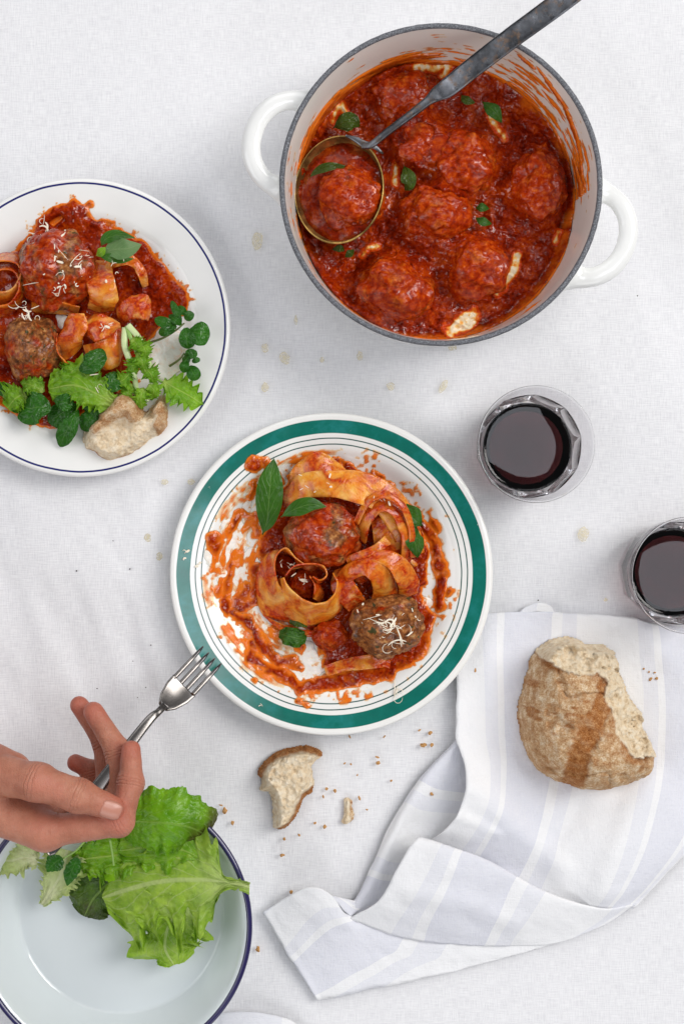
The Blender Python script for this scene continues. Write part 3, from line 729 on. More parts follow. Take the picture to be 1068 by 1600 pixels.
def g_thick(px, py):
    wob = 6.0 * fbm(px / 13, py / 13, 0, 3, 11, 0.4)
    t = 0.0042 * sstep(-4, 9, poly_sd(px, py, g_core) + 1.6 * wob)
    a = np.arctan2(py - 897, px - 517) ; r = np.hypot(px - 517, py - 897)
    sw = fbm(a * 7, r / 7.0, 0.5, 4, 12)
    for pts, wd, am in swipes:
        if len(pts) == 1: pts = [pts[0], (pts[0][0] + 0.5, pts[0][1])]
        d = seg_dist(px, py, pts) + wob * 1.05 - 2.0 * sw
        t = np.maximum(t, 0.0028 * am * sstep(wd + 3.0, wd - 10, d))
    # thin streaky film on the wiped left side and speckles round the rest
    zone = sstep(203, 186, r) * sstep(500, 440, px + 0.25 * (py - 900))
    f = fbm(a * 5, r / 9.0, 1.5, 3, 14, 0.45) + 0.25 * fbm(px / 9, py / 9, 0, 2, 15) + 0.35 * fbm(px / 40, py / 40, 0, 2, 25)
    t = np.maximum(t, 0.0007 * sstep(-0.08, 0.55, f) * zone)
    ring = sstep(208, 195, r) * sstep(120, 165, r)
    f2 = 0.8 * fbm(px / 6.5, py / 6.5, 0, 3, 16, 0.45) + 0.7 * fbm(px / 32, py / 32, 0, 2, 17)
    t = np.maximum(t, 0.00035 * sstep(0.30, 0.65, f2) * ring)
    low = sstep(1040, 1075, py) * sstep(400, 440, px) * sstep(640, 600, px) * sstep(206, 198, r)
    t = np.maximum(t, 0.0005 * sstep(0.10, 0.6, f2) * low)
    t = t * (1 + 0.40 * fbm(px / 9, py / 9, 0, 3, 18)) + sstep(0.0012, 0.003, t) * (0.0012 * fbm(px / 14, py / 14, 0, 2, 29) + 0.0005 * fbm(px / 5, py / 5, 0, 2, 19))
    return np.where(t > 6e-5, t, 0)
gz = lambda X, Y: ZG(np.hypot(X - GC[0], Y - GC[1]))
def g_cream(px, py):
    wob = 7 * fbm(px / 16, py / 16, 0, 4, 41)
    t = 0
    for pts, wd in [([(365, 830), (352, 880), (370, 930)], 20), ([(345, 870), (362, 850)], 24), ([(395, 870), (382, 900)], 16), ([(398, 955), (425, 990), (440, 1010)], 16), ([(410, 1030), (450, 1050), (485, 1048)], 14), ([(478, 1015), (492, 1040)], 17), ([(455, 1000), (470, 1010)], 12), ([(645, 935), (668, 942)], 10), ([(445, 735), (415, 780)], 9), ([(398, 755), (385, 790)], 9)]:
        t = np.maximum(t, sstep(wd + 3, wd - 9, seg_dist(px, py, pts) + wob))
    t = 0.0011 * t * (1 + 0.5 * fbm(px / 14, py / 7, 0, 3, 42))
    return np.where(t > 6e-5, t, 0)
tag(sauce_layer('cream_smear', (320, 690, 700, 1085, 0.010), 1.3, gz, g_cream, MT['cream'], 0.0003), 'white cream wiped across the left side of the green banded plate', 'cream')
def gz2(X, Y):
    return gz(X, Y) + g_cream(X / LEN(1, .010) + 534, 800 - Y / LEN(1, .010)) * 0.95
tag(sauce_layer('tomato_sauce', (305, 690, 725, 1112, 0.010), 1.05, gz2, g_thick, MT['sauce'], 0.0004), 'red tomato sauce smeared over the green banded plate', 'sauce')

# ---- blue-line plate
l_poly = [(-120, 470), (-60, 420), (10, 400), (45, 375), (60, 345), (90, 325), (118, 318), (136, 330), (150, 345), (180, 352), (222, 378), (250, 405), (272, 435), (298, 470), (290, 492), (258, 500), (240, 520), (222, 540), (210, 600), (120, 650), (90, 670), (40, 655), (-20, 610), (-110, 560)]
def l_thick(px, py):
    wob = 6 * fbm(px / 15, py / 15, 0, 3, 111, 0.45)
    sd = poly_sd(px, py, l_poly) + wob
    t = 0.0046 * sstep(-2, 11, sd) * (0.85 + 0.5 * fbm(px / 24, py / 24, 0, 2, 112)) + 0.0008 * sstep(-3, 0, sd)
    gap = sstep(9, 1, seg_dist(px, py, [(85, 350), (98, 343)]) + 0.4 * wob)
    t = t * (1 - 0.93 * gap)
    t = np.maximum(t, 0.002 * sstep(8, 0, seg_dist(px, py, [(132, 328), (142, 322)]) + wob * 0.6))
    r = np.hypot(px - 127, py - 512)
    f2 = fbm(px / 7, py / 7, 0, 3, 116, 0.45)
    t = np.maximum(t, 0.0004 * sstep(0.34, 0.62, f2 + 0.30 * sstep(-10, 0, sd)) * sstep(-16, -4, sd))
    t += np.where(t > 0.0015, 0.0014 * fbm(px / 13, py / 13, 0, 3, 118) + 0.0004 * fbm(px / 5, py / 5, 0, 2, 119), 0)
    return np.where(t > 8e-5, t, 0)
lz = lambda X, Y: ZL(np.hypot(X - LC[0], Y - LC[1]))
tag(sauce_layer('tomato_sauce', (-90, 300, 312, 690, 0.010), 1.1, lz, l_thick, MT['sauce'], 0.0004), 'red tomato sauce spread over the blue lined plate', 'sauce')
def l_cream_of(strokes):
    def fn(px, py):
        wob = 5 * fbm(px / 16, py / 16, 0, 3, 141, 0.4); t = 0
        for pts, wd in strokes: t = np.maximum(t, sstep(wd + 3, wd - 9, seg_dist(px, py, pts) + wob))
        t = 0.0024 * t * (1 + 0.4 * fbm(px / 12, py / 12, 0, 3, 142)); return np.where(t > 6e-5, t, 0)
    return fn
def lz2(X, Y):
    return lz(X, Y) + l_thick(X / LEN(1, .010) + 534, 800 - Y / LEN(1, .010)) * 0.8
for lab, st in (('white cream spooned beside the watercress on the blue lined plate', [([(262, 530), (280, 542), (258, 572), (250, 545)], 22)]),
                ('small cream blob between the two meatballs of the blue plate', [([(96, 497), (101, 505)], 12)]),
                ('cream blob inside the pasta pocket of the blue plate', [([(106, 546), (122, 538)], 13)])):
    tag(sauce_layer('cream_smear', (0, 400, 320, 640, 0.010), 1.3, lz2, l_cream_of(st), MT['cream'], 0.0003), lab, 'cream')

# ================================================================== meatballs
def meatball(px, py, z, rpx, material, label, group=None, sq=(1, 1, 0.9), seed=0, rough=1.0, bite=None):
    v0, f0 = ico(6)
    r = LEN(rpx, z)
    q = v0 * 2.2 + seed * 5.3
    d = 0.24 * fbm(q[:, 0] * .7, q[:, 1] * .8, q[:, 2] * .8, 2, seed) + 0.065 * rough * fbm(q[:, 0] * 1.6, q[:, 1] * 2.2, q[:, 2] * 2.2, 3, seed + 5) + 0.016 * rough * fbm(q[:, 0] * 6, q[:, 1] * 6, q[:, 2] * 6, 3, seed + 9)
    d -= 0.07 * rough * sstep(0.25, 0.6, fbm(q[:, 0] * 1.7, q[:, 1] * 1.7, q[:, 2] * 1.7, 3, seed + 21))
    V = v0 * (1 + d)[:, None] * r * np.array(sq)
    if bite is not None:
        bd = np.array(bite[:3], float); bd /= np.linalg.norm(bd); lim = r * bite[3]
        pr = V @ bd; n2 = fbm(V[:, 0] * 260, V[:, 1] * 260, V[:, 2] * 260, 4, 77)
        cut = lim + 0.0035 * n2; over = np.maximum(pr - cut, 0)
        V = V - bd * over[:, None]
    c = P(px, py, z)
    o = mesh('meatball', V + c, f0, material)
    return tag(o, label, 'meatball', group)
PG = 'meatballs simmering in the pot'
zc = 0.0265
for (x, y, r, s, lab, sq) in [
    (676, 338, 54, 1, 'sauce covered meatball in the very middle of the pot', (1.05, 0.86, .9)),
    (722, 260, 52, 2, 'meatball in the pot just right of the ladle neck, above the middle one', (1, .95, .9)),
    (838, 294, 50, 3, 'rightmost meatball in the pot, against the right wall', (.88, 1.05, .9)),
    (743, 417, 52, 4, 'lower right meatball in the pot beside the bare cream patch', (.96, 1.0, .9)),
    (617, 452, 56, 5, 'lowest meatball in the pot near the front rim', (1, .95, .9)),
    (628, 152, 48, 6, 'topmost meatball in the pot, left of the ladle handle', (1.05, .85, .8)),
    (652, 228, 43, 7, 'lumpy meatball in the pot directly below the ladle neck', (1, .9, .85))]:
    meatball(x, y, zc if s < 6 else 0.024, r, MT['meat_pot'], lab, PG, sq, s)
meatball(546, 308, 0.040, 52, MT['meat_pot'], 'meatball sitting in the bowl of the ladle', None, (1.02, .96, .85), 8)
meatball(504, 838, 0.029, 60, MT['meat_a'], 'saucy meatball at the centre of the green banded plate, no cheese', None, (1.0, .86, .85), 11)
meatball(603, 978, 0.030, 55, MT['meat_b'], 'browned meatball topped with grated cheese on the green banded plate', None, (1.0, .93, .9), 12)
meatball(88, 418, 0.031, 62, MT['meat_a'], 'large meatball under grated cheese on the blue lined plate', None, (.95, .98, .85), 13)
meatball(52, 545, 0.028, 50, MT['meat_c'], 'bitten meatball showing crumbly inside on the blue lined plate', None, (.85, 1.0, .9), 14, bite=(0.45, -0.05, 0.75, 0.72))

# ================================================================== pasta ribbons
def ribbon(label, A, B, material, thick=0.0012, n=80, m=16, bulge=0.0, seed=0, group='pasta ribbons'):
    """A, B: matching edge points (px, py, z) of the ribbon"""
    a = crom([P(*q) for q in A], n); b = crom([P(*q) for q in B], n)
    k = np.linspace(0, 1, m)[None, :, None]
    S = a[:, None] * (1 - k) + b[:, None] * k
    du = np.gradient(S, axis=0); dv = np.gradient(S, axis=1)
    N = np.cross(du, dv); N /= np.linalg.norm(N, axis=-1, keepdims=True) + 1e-12
    N *= np.sign((N[..., 2:3]).mean() or 1)
    S = S + N * (bulge * np.sin(k * math.pi) + 0.0014 * fbm(S[..., 0] * 60 + seed, S[..., 1] * 60, S[..., 2] * 60, 3, seed)[..., None])
    eg = (np.abs(k[..., 0] - 0.5) * 2)**3
    S[..., 2] += 0.0016 * (np.sin(np.linspace(0, 11, n) + seed)[:, None] + fbm(np.linspace(0, 7, n)[:, None] + seed, k[..., 0] * 2, 0.3, 3, seed)) * eg
    S += (b - a)[:, None] * (0.06 * fbm(np.linspace(0, 6, n)[:, None], np.round(k[..., 0]) * 5.0 + seed, 0.7, 3, seed + 2) * eg)[..., None]
    top = S + N * thick / 2; bot = S - N * thick / 2
    V = np.vstack([top.reshape(-1, 3), bot.reshape(-1, 3)]); o = n * m
    F = [list(q) for q in grid_faces(n, m)] + [list(q[::-1]) for q in grid_faces(n, m, off=o)]
    for i in range(n - 1):
        F.append([i * m, i * m + o, (i + 1) * m + o, (i + 1) * m]); e = m - 1
        F.append([i * m + e, (i + 1) * m + e, (i + 1) * m + e + o, i * m + e + o])
    for j in range(m - 1):
        F.append([j, j + 1, j + 1 + o, j + o]); e = (n - 1) * m
        F.append([e + j, e + j + o, e + j + 1 + o, e + j + 1])
    ob = mesh('pasta_ribbon', V, F, material)
    return tag(ob, label, 'pasta', group)
GP = 'wide pasta ribbons on the green banded plate'
ribbon('pale pasta ribbon arching at the very top of the green plate pile', [(452, 762, .016), (455, 735, .026), (478, 712, .032), (505, 708, .030), (532, 728, .022), (548, 748, .014)], [(475, 790, .014), (480, 768, .026), (500, 752, .033), (520, 752, .032), (540, 762, .026), (556, 776, .018)], PASTA[0], seed=1, group=GP)
ribbon('broad pasta ribbon draped across the top of the green plate pile', [(446, 765, .018), (470, 742, .034), (520, 734, .042), (575, 740, .042), (622, 765, .036), (652, 815, .026), (662, 862, .016)], [(448, 796, .018), (470, 781, .034), (515, 777, .042), (560, 788, .043), (588, 802, .040), (610, 836, .032), (622, 872, .022)], PASTA[0], bulge=.002, seed=2, group=GP)
ribbon('sauced pasta ribbon looping on the right of the green plate', [(553, 835, .024), (560, 805, .034), (585, 780, .040), (615, 785, .040), (636, 815, .036), (645, 855, .028), (640, 880, .020)], [(572, 850, .028), (578, 822, .040), (592, 802, .045), (608, 802, .045), (620, 822, .042), (627, 855, .034), (622, 888, .026)], PASTA[2], bulge=.001, seed=3, group=GP)
ribbon('short folded pasta piece inside the right hand loop on the green plate', [(580, 812, .030), (600, 806, .034), (616, 815, .033)], [(584, 850, .026), (602, 845, .029), (622, 850, .026)], PASTA[0], seed=4, group=GP)
ribbon('pasta end hanging inside the right hand loop on the green plate', [(596, 838, .030), (618, 830, .031), (634, 838, .028)], [(604, 878, .023), (618, 876, .024), (630, 882, .021)], PASTA[2], seed=5, group=GP)
ribbon('pasta strip tucked beneath the two small basil leaves at right', [(598, 845, .018), (590, 835, .024)], [(640, 895, .014), (652, 880, .014)], PASTA[1], seed=6, group=GP)
ribbon('wide pasta ribbon fanning over the right side of the green plate', [(535, 885, .024), (562, 862, .036), (600, 858, .042), (632, 872, .038), (652, 905, .026), (652, 925, .018)], [(545, 905, .028), (565, 888, .040), (592, 882, .046), (612, 895, .044), (622, 918, .034), (622, 935, .022)], PASTA[1], bulge=.001, seed=7, group=GP)
ribbon('front pasta ribbon folding towards the browned meatball', [(520, 905, .022), (540, 882, .036), (572, 872, .043), (600, 882, .042), (616, 905, .034), (622, 928, .022)], [(538, 930, .022), (550, 910, .036), (565, 900, .043), (576, 905, .043), (582, 922, .034), (580, 940, .022)], PASTA[0], bulge=.0015, seed=8, group=GP)
ribbon('small pasta curl beside the front fold on the green plate', [(522, 892, .026), (516, 915, .028), (530, 940, .026), (545, 955, .018)], [(555, 880, .034), (552, 905, .036), (562, 925, .034), (572, 940, .022)], PASTA[2], seed=9, group=GP)
# the standing curl at lower left (ribbon on its edge)
ribbon('pasta ribbon standing on edge in an open loop at lower left', [(470, 975, .012), (415, 962, .012), (402, 925, .012), (404, 885, .014), (425, 862, .016), (455, 868, .018), (482, 895, .018)], [(470, 935, .034), (440, 918, .038), (430, 895, .040), (432, 868, .043), (447, 856, .044), (463, 872, .043), (486, 888, .038)], PASTA[1], seed=10, group=GP)
ribbon('pasta ribbon curling round the inner loop at lower left', [(432, 905, .028), (436, 945, .020), (468, 975, .016), (505, 972, .016), (532, 955, .016), (537, 925, .018), (526, 905, .020)], [(444, 902, .046), (450, 918, .046), (475, 938, .044), (500, 942, .043), (520, 932, .042), (527, 910, .042), (520, 895, .040)], PASTA[0], seed=11, group=GP)
ribbon('tight inner scroll of pasta in the lower left curl', [(444, 902, .028), (455, 890, .030), (480, 886, .030), (500, 890, .030), (508, 900, .030), (498, 910, .030), (488, 905, .030)], [(446, 899, .047), (458, 885, .048), (482, 880, .048), (504, 883, .048), (511, 898, .047), (500, 907, .046), (488, 901, .046)], PASTA[2], seed=12, group=GP)
ribbon('pasta tongue inside the lower left curl', [(492, 905, .026), (505, 925, .022), (500, 942, .018)], [(482, 900, .042), (490, 915, .040), (488, 935, .034)], PASTA[0], seed=13, group=GP)
ribbon('flat pasta end below the browned meatball on the green plate', [(505, 1040, .012), (545, 1028, .015), (580, 1022, .016), (610, 1032, .014)], [(510, 1055, .011), (548, 1048, .014), (585, 1044, .015), (608, 1044, .013)], PASTA[1], seed=14, group=GP)
ribbon('thin pasta edge tracing the outside of the right hand loop', [(552, 815, .036), (572, 778, .046), (604, 768, .048), (634, 790, .045), (648, 832, .036), (650, 870, .024)], [(560, 820, .038), (578, 788, .048), (604, 779, .050), (626, 797, .047), (638, 834, .039), (640, 872, .027)], PASTA[2], seed=15, group=GP)
ribbon('low pasta strip curving under the standing loop', [(404, 945, .012), (432, 972, .014), (485, 985, .015), (535, 972, .015)], [(412, 962, .011), (440, 985, .013), (488, 996, .014), (530, 988, .013)], PASTA[2], seed=16, group=GP)
ribbon('narrow pasta twist between the meatball and the right fan', [(536, 870, .034), (560, 862, .040), (585, 850, .042), (600, 838, .036)], [(544, 882, .034), (566, 874, .041), (592, 862, .043), (610, 850, .036)], PASTA[2], seed=17, group=GP)
tl = meatball(516, 992, 0.016, 24, MT['meat_pot'], 'lump of cooked tomato in the sauce below the pasta curl', None, (1.1, .95, .7), 31); tl.name = 'tomato_lump'; tl['category'] = 'tomato'
for (x, y, z_, r_, sd_, lab) in [(474, 912, .020, 23, 41, 'lump of tomato sauce filling the inner scroll of the pasta curl'), (446, 884, .018, 16, 42, 'dab of tomato sauce inside the outer loop of the pasta curl'), (562, 900, .030, 14, 43, 'dab of tomato sauce tucked under the front pasta fold')]:
    tl = meatball(x, y, z_, r_, MT['meat_pot'], lab, None, (1, 1, .7), sd_); tl.name = 'tomato_lump'; tl['category'] = 'tomato'
LP = 'wide pasta ribbons on the blue lined plate'
ribbon('outer pasta ring at the left edge of the photo', [(-20, 470, .018), (15, 478, .018), (42, 455, .018), (48, 425, .020), (38, 405, .020), (15, 395, .020), (-20, 400, .018)], [(-20, 452, .042), (8, 456, .042), (26, 442, .042), (32, 425, .044), (26, 412, .044), (10, 408, .044), (-20, 412, .040)], PASTA[1], seed=21, group=LP)
ribbon('inner pasta ring at the left edge of the photo', [(-20, 495, .016), (15, 492, .016), (38, 470, .018), (42, 440, .020), (28, 418, .022), (8, 412, .022), (-15, 420, .020)], [(-20, 480, .036), (12, 474, .038), (28, 458, .040), (30, 438, .042), (22, 424, .042), (8, 420, .042), (-15, 428, .040)], PASTA[2], seed=22, group=LP)
ribbon('glossy pasta fold right of the big meatball on the blue plate', [(138, 412, .020), (136, 440, .038), (140, 465, .038), (138, 482, .022)], [(172, 408, .022), (180, 440, .040), (184, 466, .038), (178, 485, .020)], PASTA[0], bulge=.002, seed=23, group=LP)
ribbon('pasta strip bent under the basil on the blue plate', [(176, 402, .022), (205, 398, .026), (226, 418, .022), (232, 445, .014)], [(172, 420, .022), (200, 414, .026), (214, 428, .024), (222, 450, .014)], PASTA[1], seed=24, group=LP)
ribbon('rolled pasta piece right of the fold on the blue plate', [(182, 478, .024), (205, 462, .032), (228, 460, .032), (236, 470, .028)], [(190, 505, .020), (208, 498, .030), (224, 500, .030), (230, 502, .024)], PASTA[2], bulge=.002, seed=25, group=LP)
ribbon('long thin edge of pasta below the big meatball', [(50, 462, .034), (75, 468, .036), (100, 474, .034), (125, 480, .028)], [(50, 488, .016), (75, 490, .016), (100, 492, .016), (122, 490, .014)], PASTA[1], seed=26, group=LP)
ribbon('pasta fold between the two meatballs and the salad', [(108, 490, .034), (96, 515, .032), (90, 545, .024), (100, 565, .016)], [(132, 490, .036), (138, 510, .036), (130, 530, .030), (128, 540, .020)], PASTA[0], bulge=.002, seed=27, group=LP)
ribbon('curved pasta pocket in the middle of the blue plate', [(130, 495, .028), (150, 492, .034), (172, 495, .034), (188, 505, .028)], [(135, 525, .028), (150, 533, .036), (168, 528, .036), (182, 512, .028)], PASTA[2], bulge=.003, seed=28, group=LP)
ribbon('lower pasta ribbon above the frisee on the blue plate', [(130, 540, .024), (150, 535, .032), (175, 520, .032), (188, 508, .026)], [(150, 580, .016), (168, 578, .022), (185, 572, .024), (192, 560, .020)], PASTA[1], bulge=.002, seed=29, group=LP)
ribbon('narrow pasta edge curving round the cream pocket', [(90, 520, .030), (92, 550, .032), (112, 572, .030), (128, 568, .026)], [(86, 522, .014), (86, 555, .014), (108, 580, .014), (130, 578, .014)], PASTA[0], seed=30, group=LP)

# ================================================================== grated cheese
def shreds(name, label, spots, zf, seed):
    rng = np.random.RandomState(seed); parts = []
    for (cx, cy, sx, sy, cnt, l0, l1) in spots:
        for _ in range(cnt):
            x, y = cx + rng.randn() * sx, cy + rng.randn() * sy
            z = zf(x, y) + 0.0012; a = rng.uniform(0, 2 * math.pi); L = rng.uniform(l0, l1); cv = rng.uniform(-1, 1)**3 * 2.4
            pts = []
            for t in np.linspace(-.5, .5, 7):
                aa = a + cv * t; xx = x + math.cos(aa) * L * t; yy = y + math.sin(aa) * L * t
                pts.append(P(xx, yy, zf(xx, yy) + 0.0012 + 0.0006 * rng.rand()))
            wd = LEN(rng.uniform(0.6, 1.5) if rng.rand() < .7 else rng.uniform(1.8, 4.0), z) * np.array([.5, .9, 1, 1, 1, .9, .5]); parts.append(loft(pts, wd, 0.0006))
    v, f = join(parts)
    tag(mesh(name, v, f, MT['cheese']), label, 'cheese', kind='stuff')
def dome(cx, cy, z, r, flat):
    return lambda x, y: z + LEN(r) * flat * math.sqrt(max(0.0, 1 - ((x - cx)**2 + (y - cy)**2) / (r * r * 1.02)))
d1 = dome(603, 978, .030, 55, .9); d2 = dome(88, 418, .031, 60, .85)
shreds('grated_cheese', 'shreds of white cheese on the browned meatball of the green plate', [(602, 980, 22, 15, 22, 10, 34), (594, 984, 9, 7, 10, 6, 16), (600, 960, 26, 14, 8, 3, 7)], lambda x, y: max(d1(x, y), .014), 3)
shreds('grated_cheese', 'shreds of white cheese over the large meatball of the blue plate', [(85, 415, 28, 32, 34, 6, 26), (135, 420, 12, 10, 8, 8, 22), (78, 395, 5, 5, 8, 5, 9), (92, 455, 7, 6, 7, 5, 10), (70, 368, 12, 8, 6, 12, 26), (85, 415, 30, 30, 14, 2, 5)], lambda x, y: max(d2(x, y), .030) if x < 128 else .041, 7)
shreds('grated_cheese', 'cheese shreds on the pasta beside the left edge of the photo', [(42, 485, 10, 8, 12, 8, 24), (170, 430, 12, 20, 8, 5, 12), (165, 510, 6, 5, 6, 5, 12), (150, 600, 5, 10, 3, 10, 24)], lambda x, y: .044 if y < 590 else .034, 8)
shreds('grated_cheese', 'cheese shreds fallen across the rim and pasta of the green plate', [(455, 884, 6, 8, 7, 5, 12), (472, 905, 5, 8, 6, 6, 12)], lambda x, y: .034, 9)
shreds('grated_cheese', 'tiny cheese flecks on the top pasta ribbon of the green plate', [(490, 752, 20, 12, 8, 3, 8), (588, 778, 10, 6, 5, 5, 11)], lambda x, y: .047, 10)
def gzp(x, y):
    p = P(x, y, .016); return float(ZG(math.hypot(p[0] - GC[0], p[1] - GC[1]))) + .0002
shreds('grated_cheese', 'thin cheese shreds lying on the teal band of the plate', [(618, 1080, 2, 12, 4, 14, 26), (312, 880, 3, 3, 2, 6, 10), (407, 1100, 3, 3, 2, 4, 7), (292, 860, 2, 14, 3, 5, 9)], gzp, 11)

# ================================================================== leaves
def leaf(name, label, cat, mid, hw, material, parent=None, group=None, ruf=0.0, rfreq=6, cup=0.0, lobe=0.0, lfreq=8, n=64, m=36, seed=0, pro=None, fold=0.0, asym=(1, 1), curl=0.0, zmin=None, teeth=0.0, crinkle=0.0, roll=0.0, frill=0.0):
    c = crom([P(*q) for q in mid], n)
    t = np.linspace(0, 1, n); T = np.gradient(c, axis=0); T /= np.linalg.norm(T, axis=1, keepdims=True)
    W = np.cross(np.tile([0, 0, 1.0], (n, 1)), T); W /= np.linalg.norm(W, axis=1, keepdims=True) + 1e-9
    if pro is None: wv = np.sin(math.pi * np.clip(t, 0, 1)**0.8)**0.75
    else:
        q_ = crom(np.asarray(pro, float), 200); wv = np.clip(np.interp(t, q_[:, 0], q_[:, 1]), 0, None)
    v = np.linspace(-1, 1, m)
    zm = float(np.mean(c[:, 2])); hwm = LEN(hw, zm)
    Tt, Vv = np.meshgrid(t, v, indexing='ij')
    side = np.where(Vv > 0, asym[0], asym[1])
    lob = 1 + lobe * fbm(Tt * lfreq + seed, np.sign(Vv) * 3.3, 0.5, 3, seed) + teeth * (np.abs(((Tt * lfreq * 2.3 + seed) % 1) - 0.5) * 2 - 0.5)
    off = Vv * hwm * wv[:, None] * side * (1 + (lob - 1) * np.abs(Vv))
    a = np.abs(Vv)
    off = off * (1 + frill * fbm(Tt * 26 + seed, np.sign(Vv) * 2.7, 0.2, 3, seed + 70) * a**4)
    z = cup * hwm * a**2 * wv[:, None] + fold * hwm * a * wv[:, None]
    z = z + ruf * hwm * a**2.2 * (np.sin(2 * math.pi * rfreq * Tt + 2.1 * np.sign(Vv) + seed) + 0.8 * fbm(Tt * rfreq * 1.7, Vv * 2 + seed, 0.3, 3, seed + 3)) * np.sqrt(np.clip(wv, 0, 1))[:, None]
    z = z - curl * hwm * (Tt**4)
    if frill: z = z + 0.16 * frill * hwm * a**3 * (np.sin(2 * math.pi * 15 * Tt + seed + 4 * fbm(Tt * 6, Vv, 0.1, 2, seed)) + fbm(Tt * 30, Vv * 3, 0.4, 2, seed + 71)) * np.sqrt(np.clip(wv, 0, 1))[:, None]
    if crinkle: z = z + crinkle * hwm * (fbm(Tt * 9, Vv * 5 + seed, 0.7, 3, seed + 40) * (0.25 + a))
    z = z + roll * Vv * hwm
    S = c[:, None] + W[:, None] * off[..., None]; S[..., 2] += z
    if ruf: S += T[:, None] * (0.35 * ruf * hwm * a**2 * np.cos(2 * math.pi * rfreq * Tt + seed))[..., None]
    if zmin is not None: S[..., 2] = np.maximum(S[..., 2], zmin + 0.0004 + 0.0006 * (1 + np.sin(Tt * 30) * Vv))
    V = S.reshape(-1, 3)
    o = mesh(name, V, grid_faces(n, m), material, parent, attrs={'lt': Tt.ravel(), 'lv': Vv.ravel()})
    if parent is None: tag(o, label, cat, group)
    elif label: o['label'] = label
    return o
def stalk(name, pts, w0, w1, material, parent):
    c = crom([P(*q) for q in pts], 24); k = np.linspace(0, 1, 24); z = pts[0][2]
    v, f = loft(c, LEN(w0 + (w1 - w0) * k, z), LEN(w0 + (w1 - w0) * k, z) * 0.8, round_=0.5)
    return mesh(name, v, f, material, parent)
BAS = [(0, 0.04), (.06, .10), (.2, .55), (.42, 1.0), (.65, .88), (.85, .45), (1, 0.0)]
# green plate
leaf('basil_leaf', 'large upright basil leaf at upper left of the green plate pile', 'basil', [(410, 836, .022), (417, 812, .026), (421, 770, .030), (424, 740, .030), (428, 716, .026)], 21, MT['basil'], pro=BAS, fold=.12, cup=-.18, seed=1, crinkle=.05)
leaf('basil_leaf', 'narrow basil leaf lying across the central meatball', 'basil', [(438, 808, .048), (460, 796, .052), (485, 788, .053), (510, 792, .050)], 13, MT['basil'], pro=BAS, fold=.25, cup=-.3, seed=2, curl=-.1)
sp = empty('basil_sprig', P(648, 825, .03), 'pair of small basil leaves at the right of the green plate', 'basil')
leaf('leaf', None, None, [(660, 822, .030), (648, 812, .034), (634, 800, .034), (620, 782, .028)], 17, MT['basil'], sp, pro=BAS, fold=.3, seed=3, crinkle=.12)
leaf('leaf', None, None, [(650, 818, .030), (646, 838, .034), (650, 855, .032), (652, 872, .026)], 14, MT['basil'], sp, pro=BAS, fold=.3, seed=4, crinkle=.12)
leaf('basil_leaf', 'crumpled wilted basil piece on the smeared lower left of the green plate', 'basil', [(436, 990, .015), (450, 994, .022), (468, 998, .020), (478, 1000, .015)], 14, MT['basil'], pro=[(0, .5), (.3, 1), (.7, 1), (1, .4)], ruf=.35, rfreq=3, seed=5, crinkle=.35)
leaf('basil_leaf', 'dark wilted basil scrap under the lower left pasta curl', 'basil', [(452, 972, .017), (466, 972, .020), (480, 978, .016)], 8, MT['basil_wet'], pro=[(0, .4), (.5, 1), (1, .3)], ruf=.3, rfreq=2, seed=6)
# blue plate
sp = empty('basil_sprig', P(160, 395, .034), 'basil sprig with a pale leaf on the blue lined plate', 'basil')
leaf('leaf', 'pale underside basil leaf', None, [(160, 397, .044), (178, 390, .046), (200, 388, .046), (222, 382, .040)], 17, MT['basil_pale'], sp, pro=BAS, fold=.2, seed=7)
leaf('leaf', None, None, [(158, 385, .044), (165, 374, .048), (185, 367, .048), (212, 372, .042)], 9, MT['basil'], sp, pro=BAS, fold=.3, seed=8)
leaf('leaf', None, None, [(153, 398, .044), (168, 402, .046), (190, 406, .042), (210, 404, .038)], 7, MT['basil'], sp, pro=BAS, fold=.2, seed=9)
leaf('leaf', None, None, [(150, 400, .042), (158, 394, .046), (165, 386, .046)], 7, MT['lettuce_deep'], sp, pro=BAS, fold=.2, seed=10)
# pot
for i, (lab, mid, hw, mt) in enumerate([
    ('glossy basil leaf in the pot just above the ladle bowl', [(520, 200, .036), (535, 192, .042), (552, 190, .042), (562, 198, .036)], 15, 'basil_wet'),
    ('curved green basil leaf at the upper right of the pot sauce', [(752, 158, .034), (765, 168, .040), (775, 178, .040), (784, 192, .034)], 11, 'basil'),
    ('small basil tip beside the ladle handle at the upper right of the pot', [(720, 148, .034), (728, 156, .038), (742, 161, .036)], 7, 'basil_wet'),
    ('twisted basil leaf left of the middle meatballs in the pot', [(630, 258, .034), (636, 272, .040), (638, 288, .040), (632, 298, .034)], 12, 'basil_wet'),
    ('upper of two small basil scraps right of the middle meatball', [(742, 325, .032), (752, 324, .036), (764, 326, .032)], 7, 'basil'),
    ('lower of two small basil scraps right of the middle meatball', [(742, 340, .032), (754, 346, .036), (768, 350, .032)], 7, 'basil'),
    ('basil scrap in the sauce below the ladle bowl', [(518, 390, .030), (530, 388, .033), (538, 392, .030)], 6, 'basil_wet'),
    ('basil fragment beside the hook shaped cream streak in the pot', [(538, 402, .030), (546, 396, .033), (553, 390, .030)], 6, 'basil_wet')]):
    leaf('basil_leaf', lab, 'basil', mid, hw, MT[mt], pro=BAS, fold=.35, cup=-.3, seed=30 + i, crinkle=.2)
leaf('basil_leaf', 'thin dark basil strip inside the ladle', 'basil', [(482, 278, .046), (498, 266, .050), (520, 260, .051), (548, 262, .046)], 7, MT['basil_wet'], pro=BAS, fold=.3, seed=50)

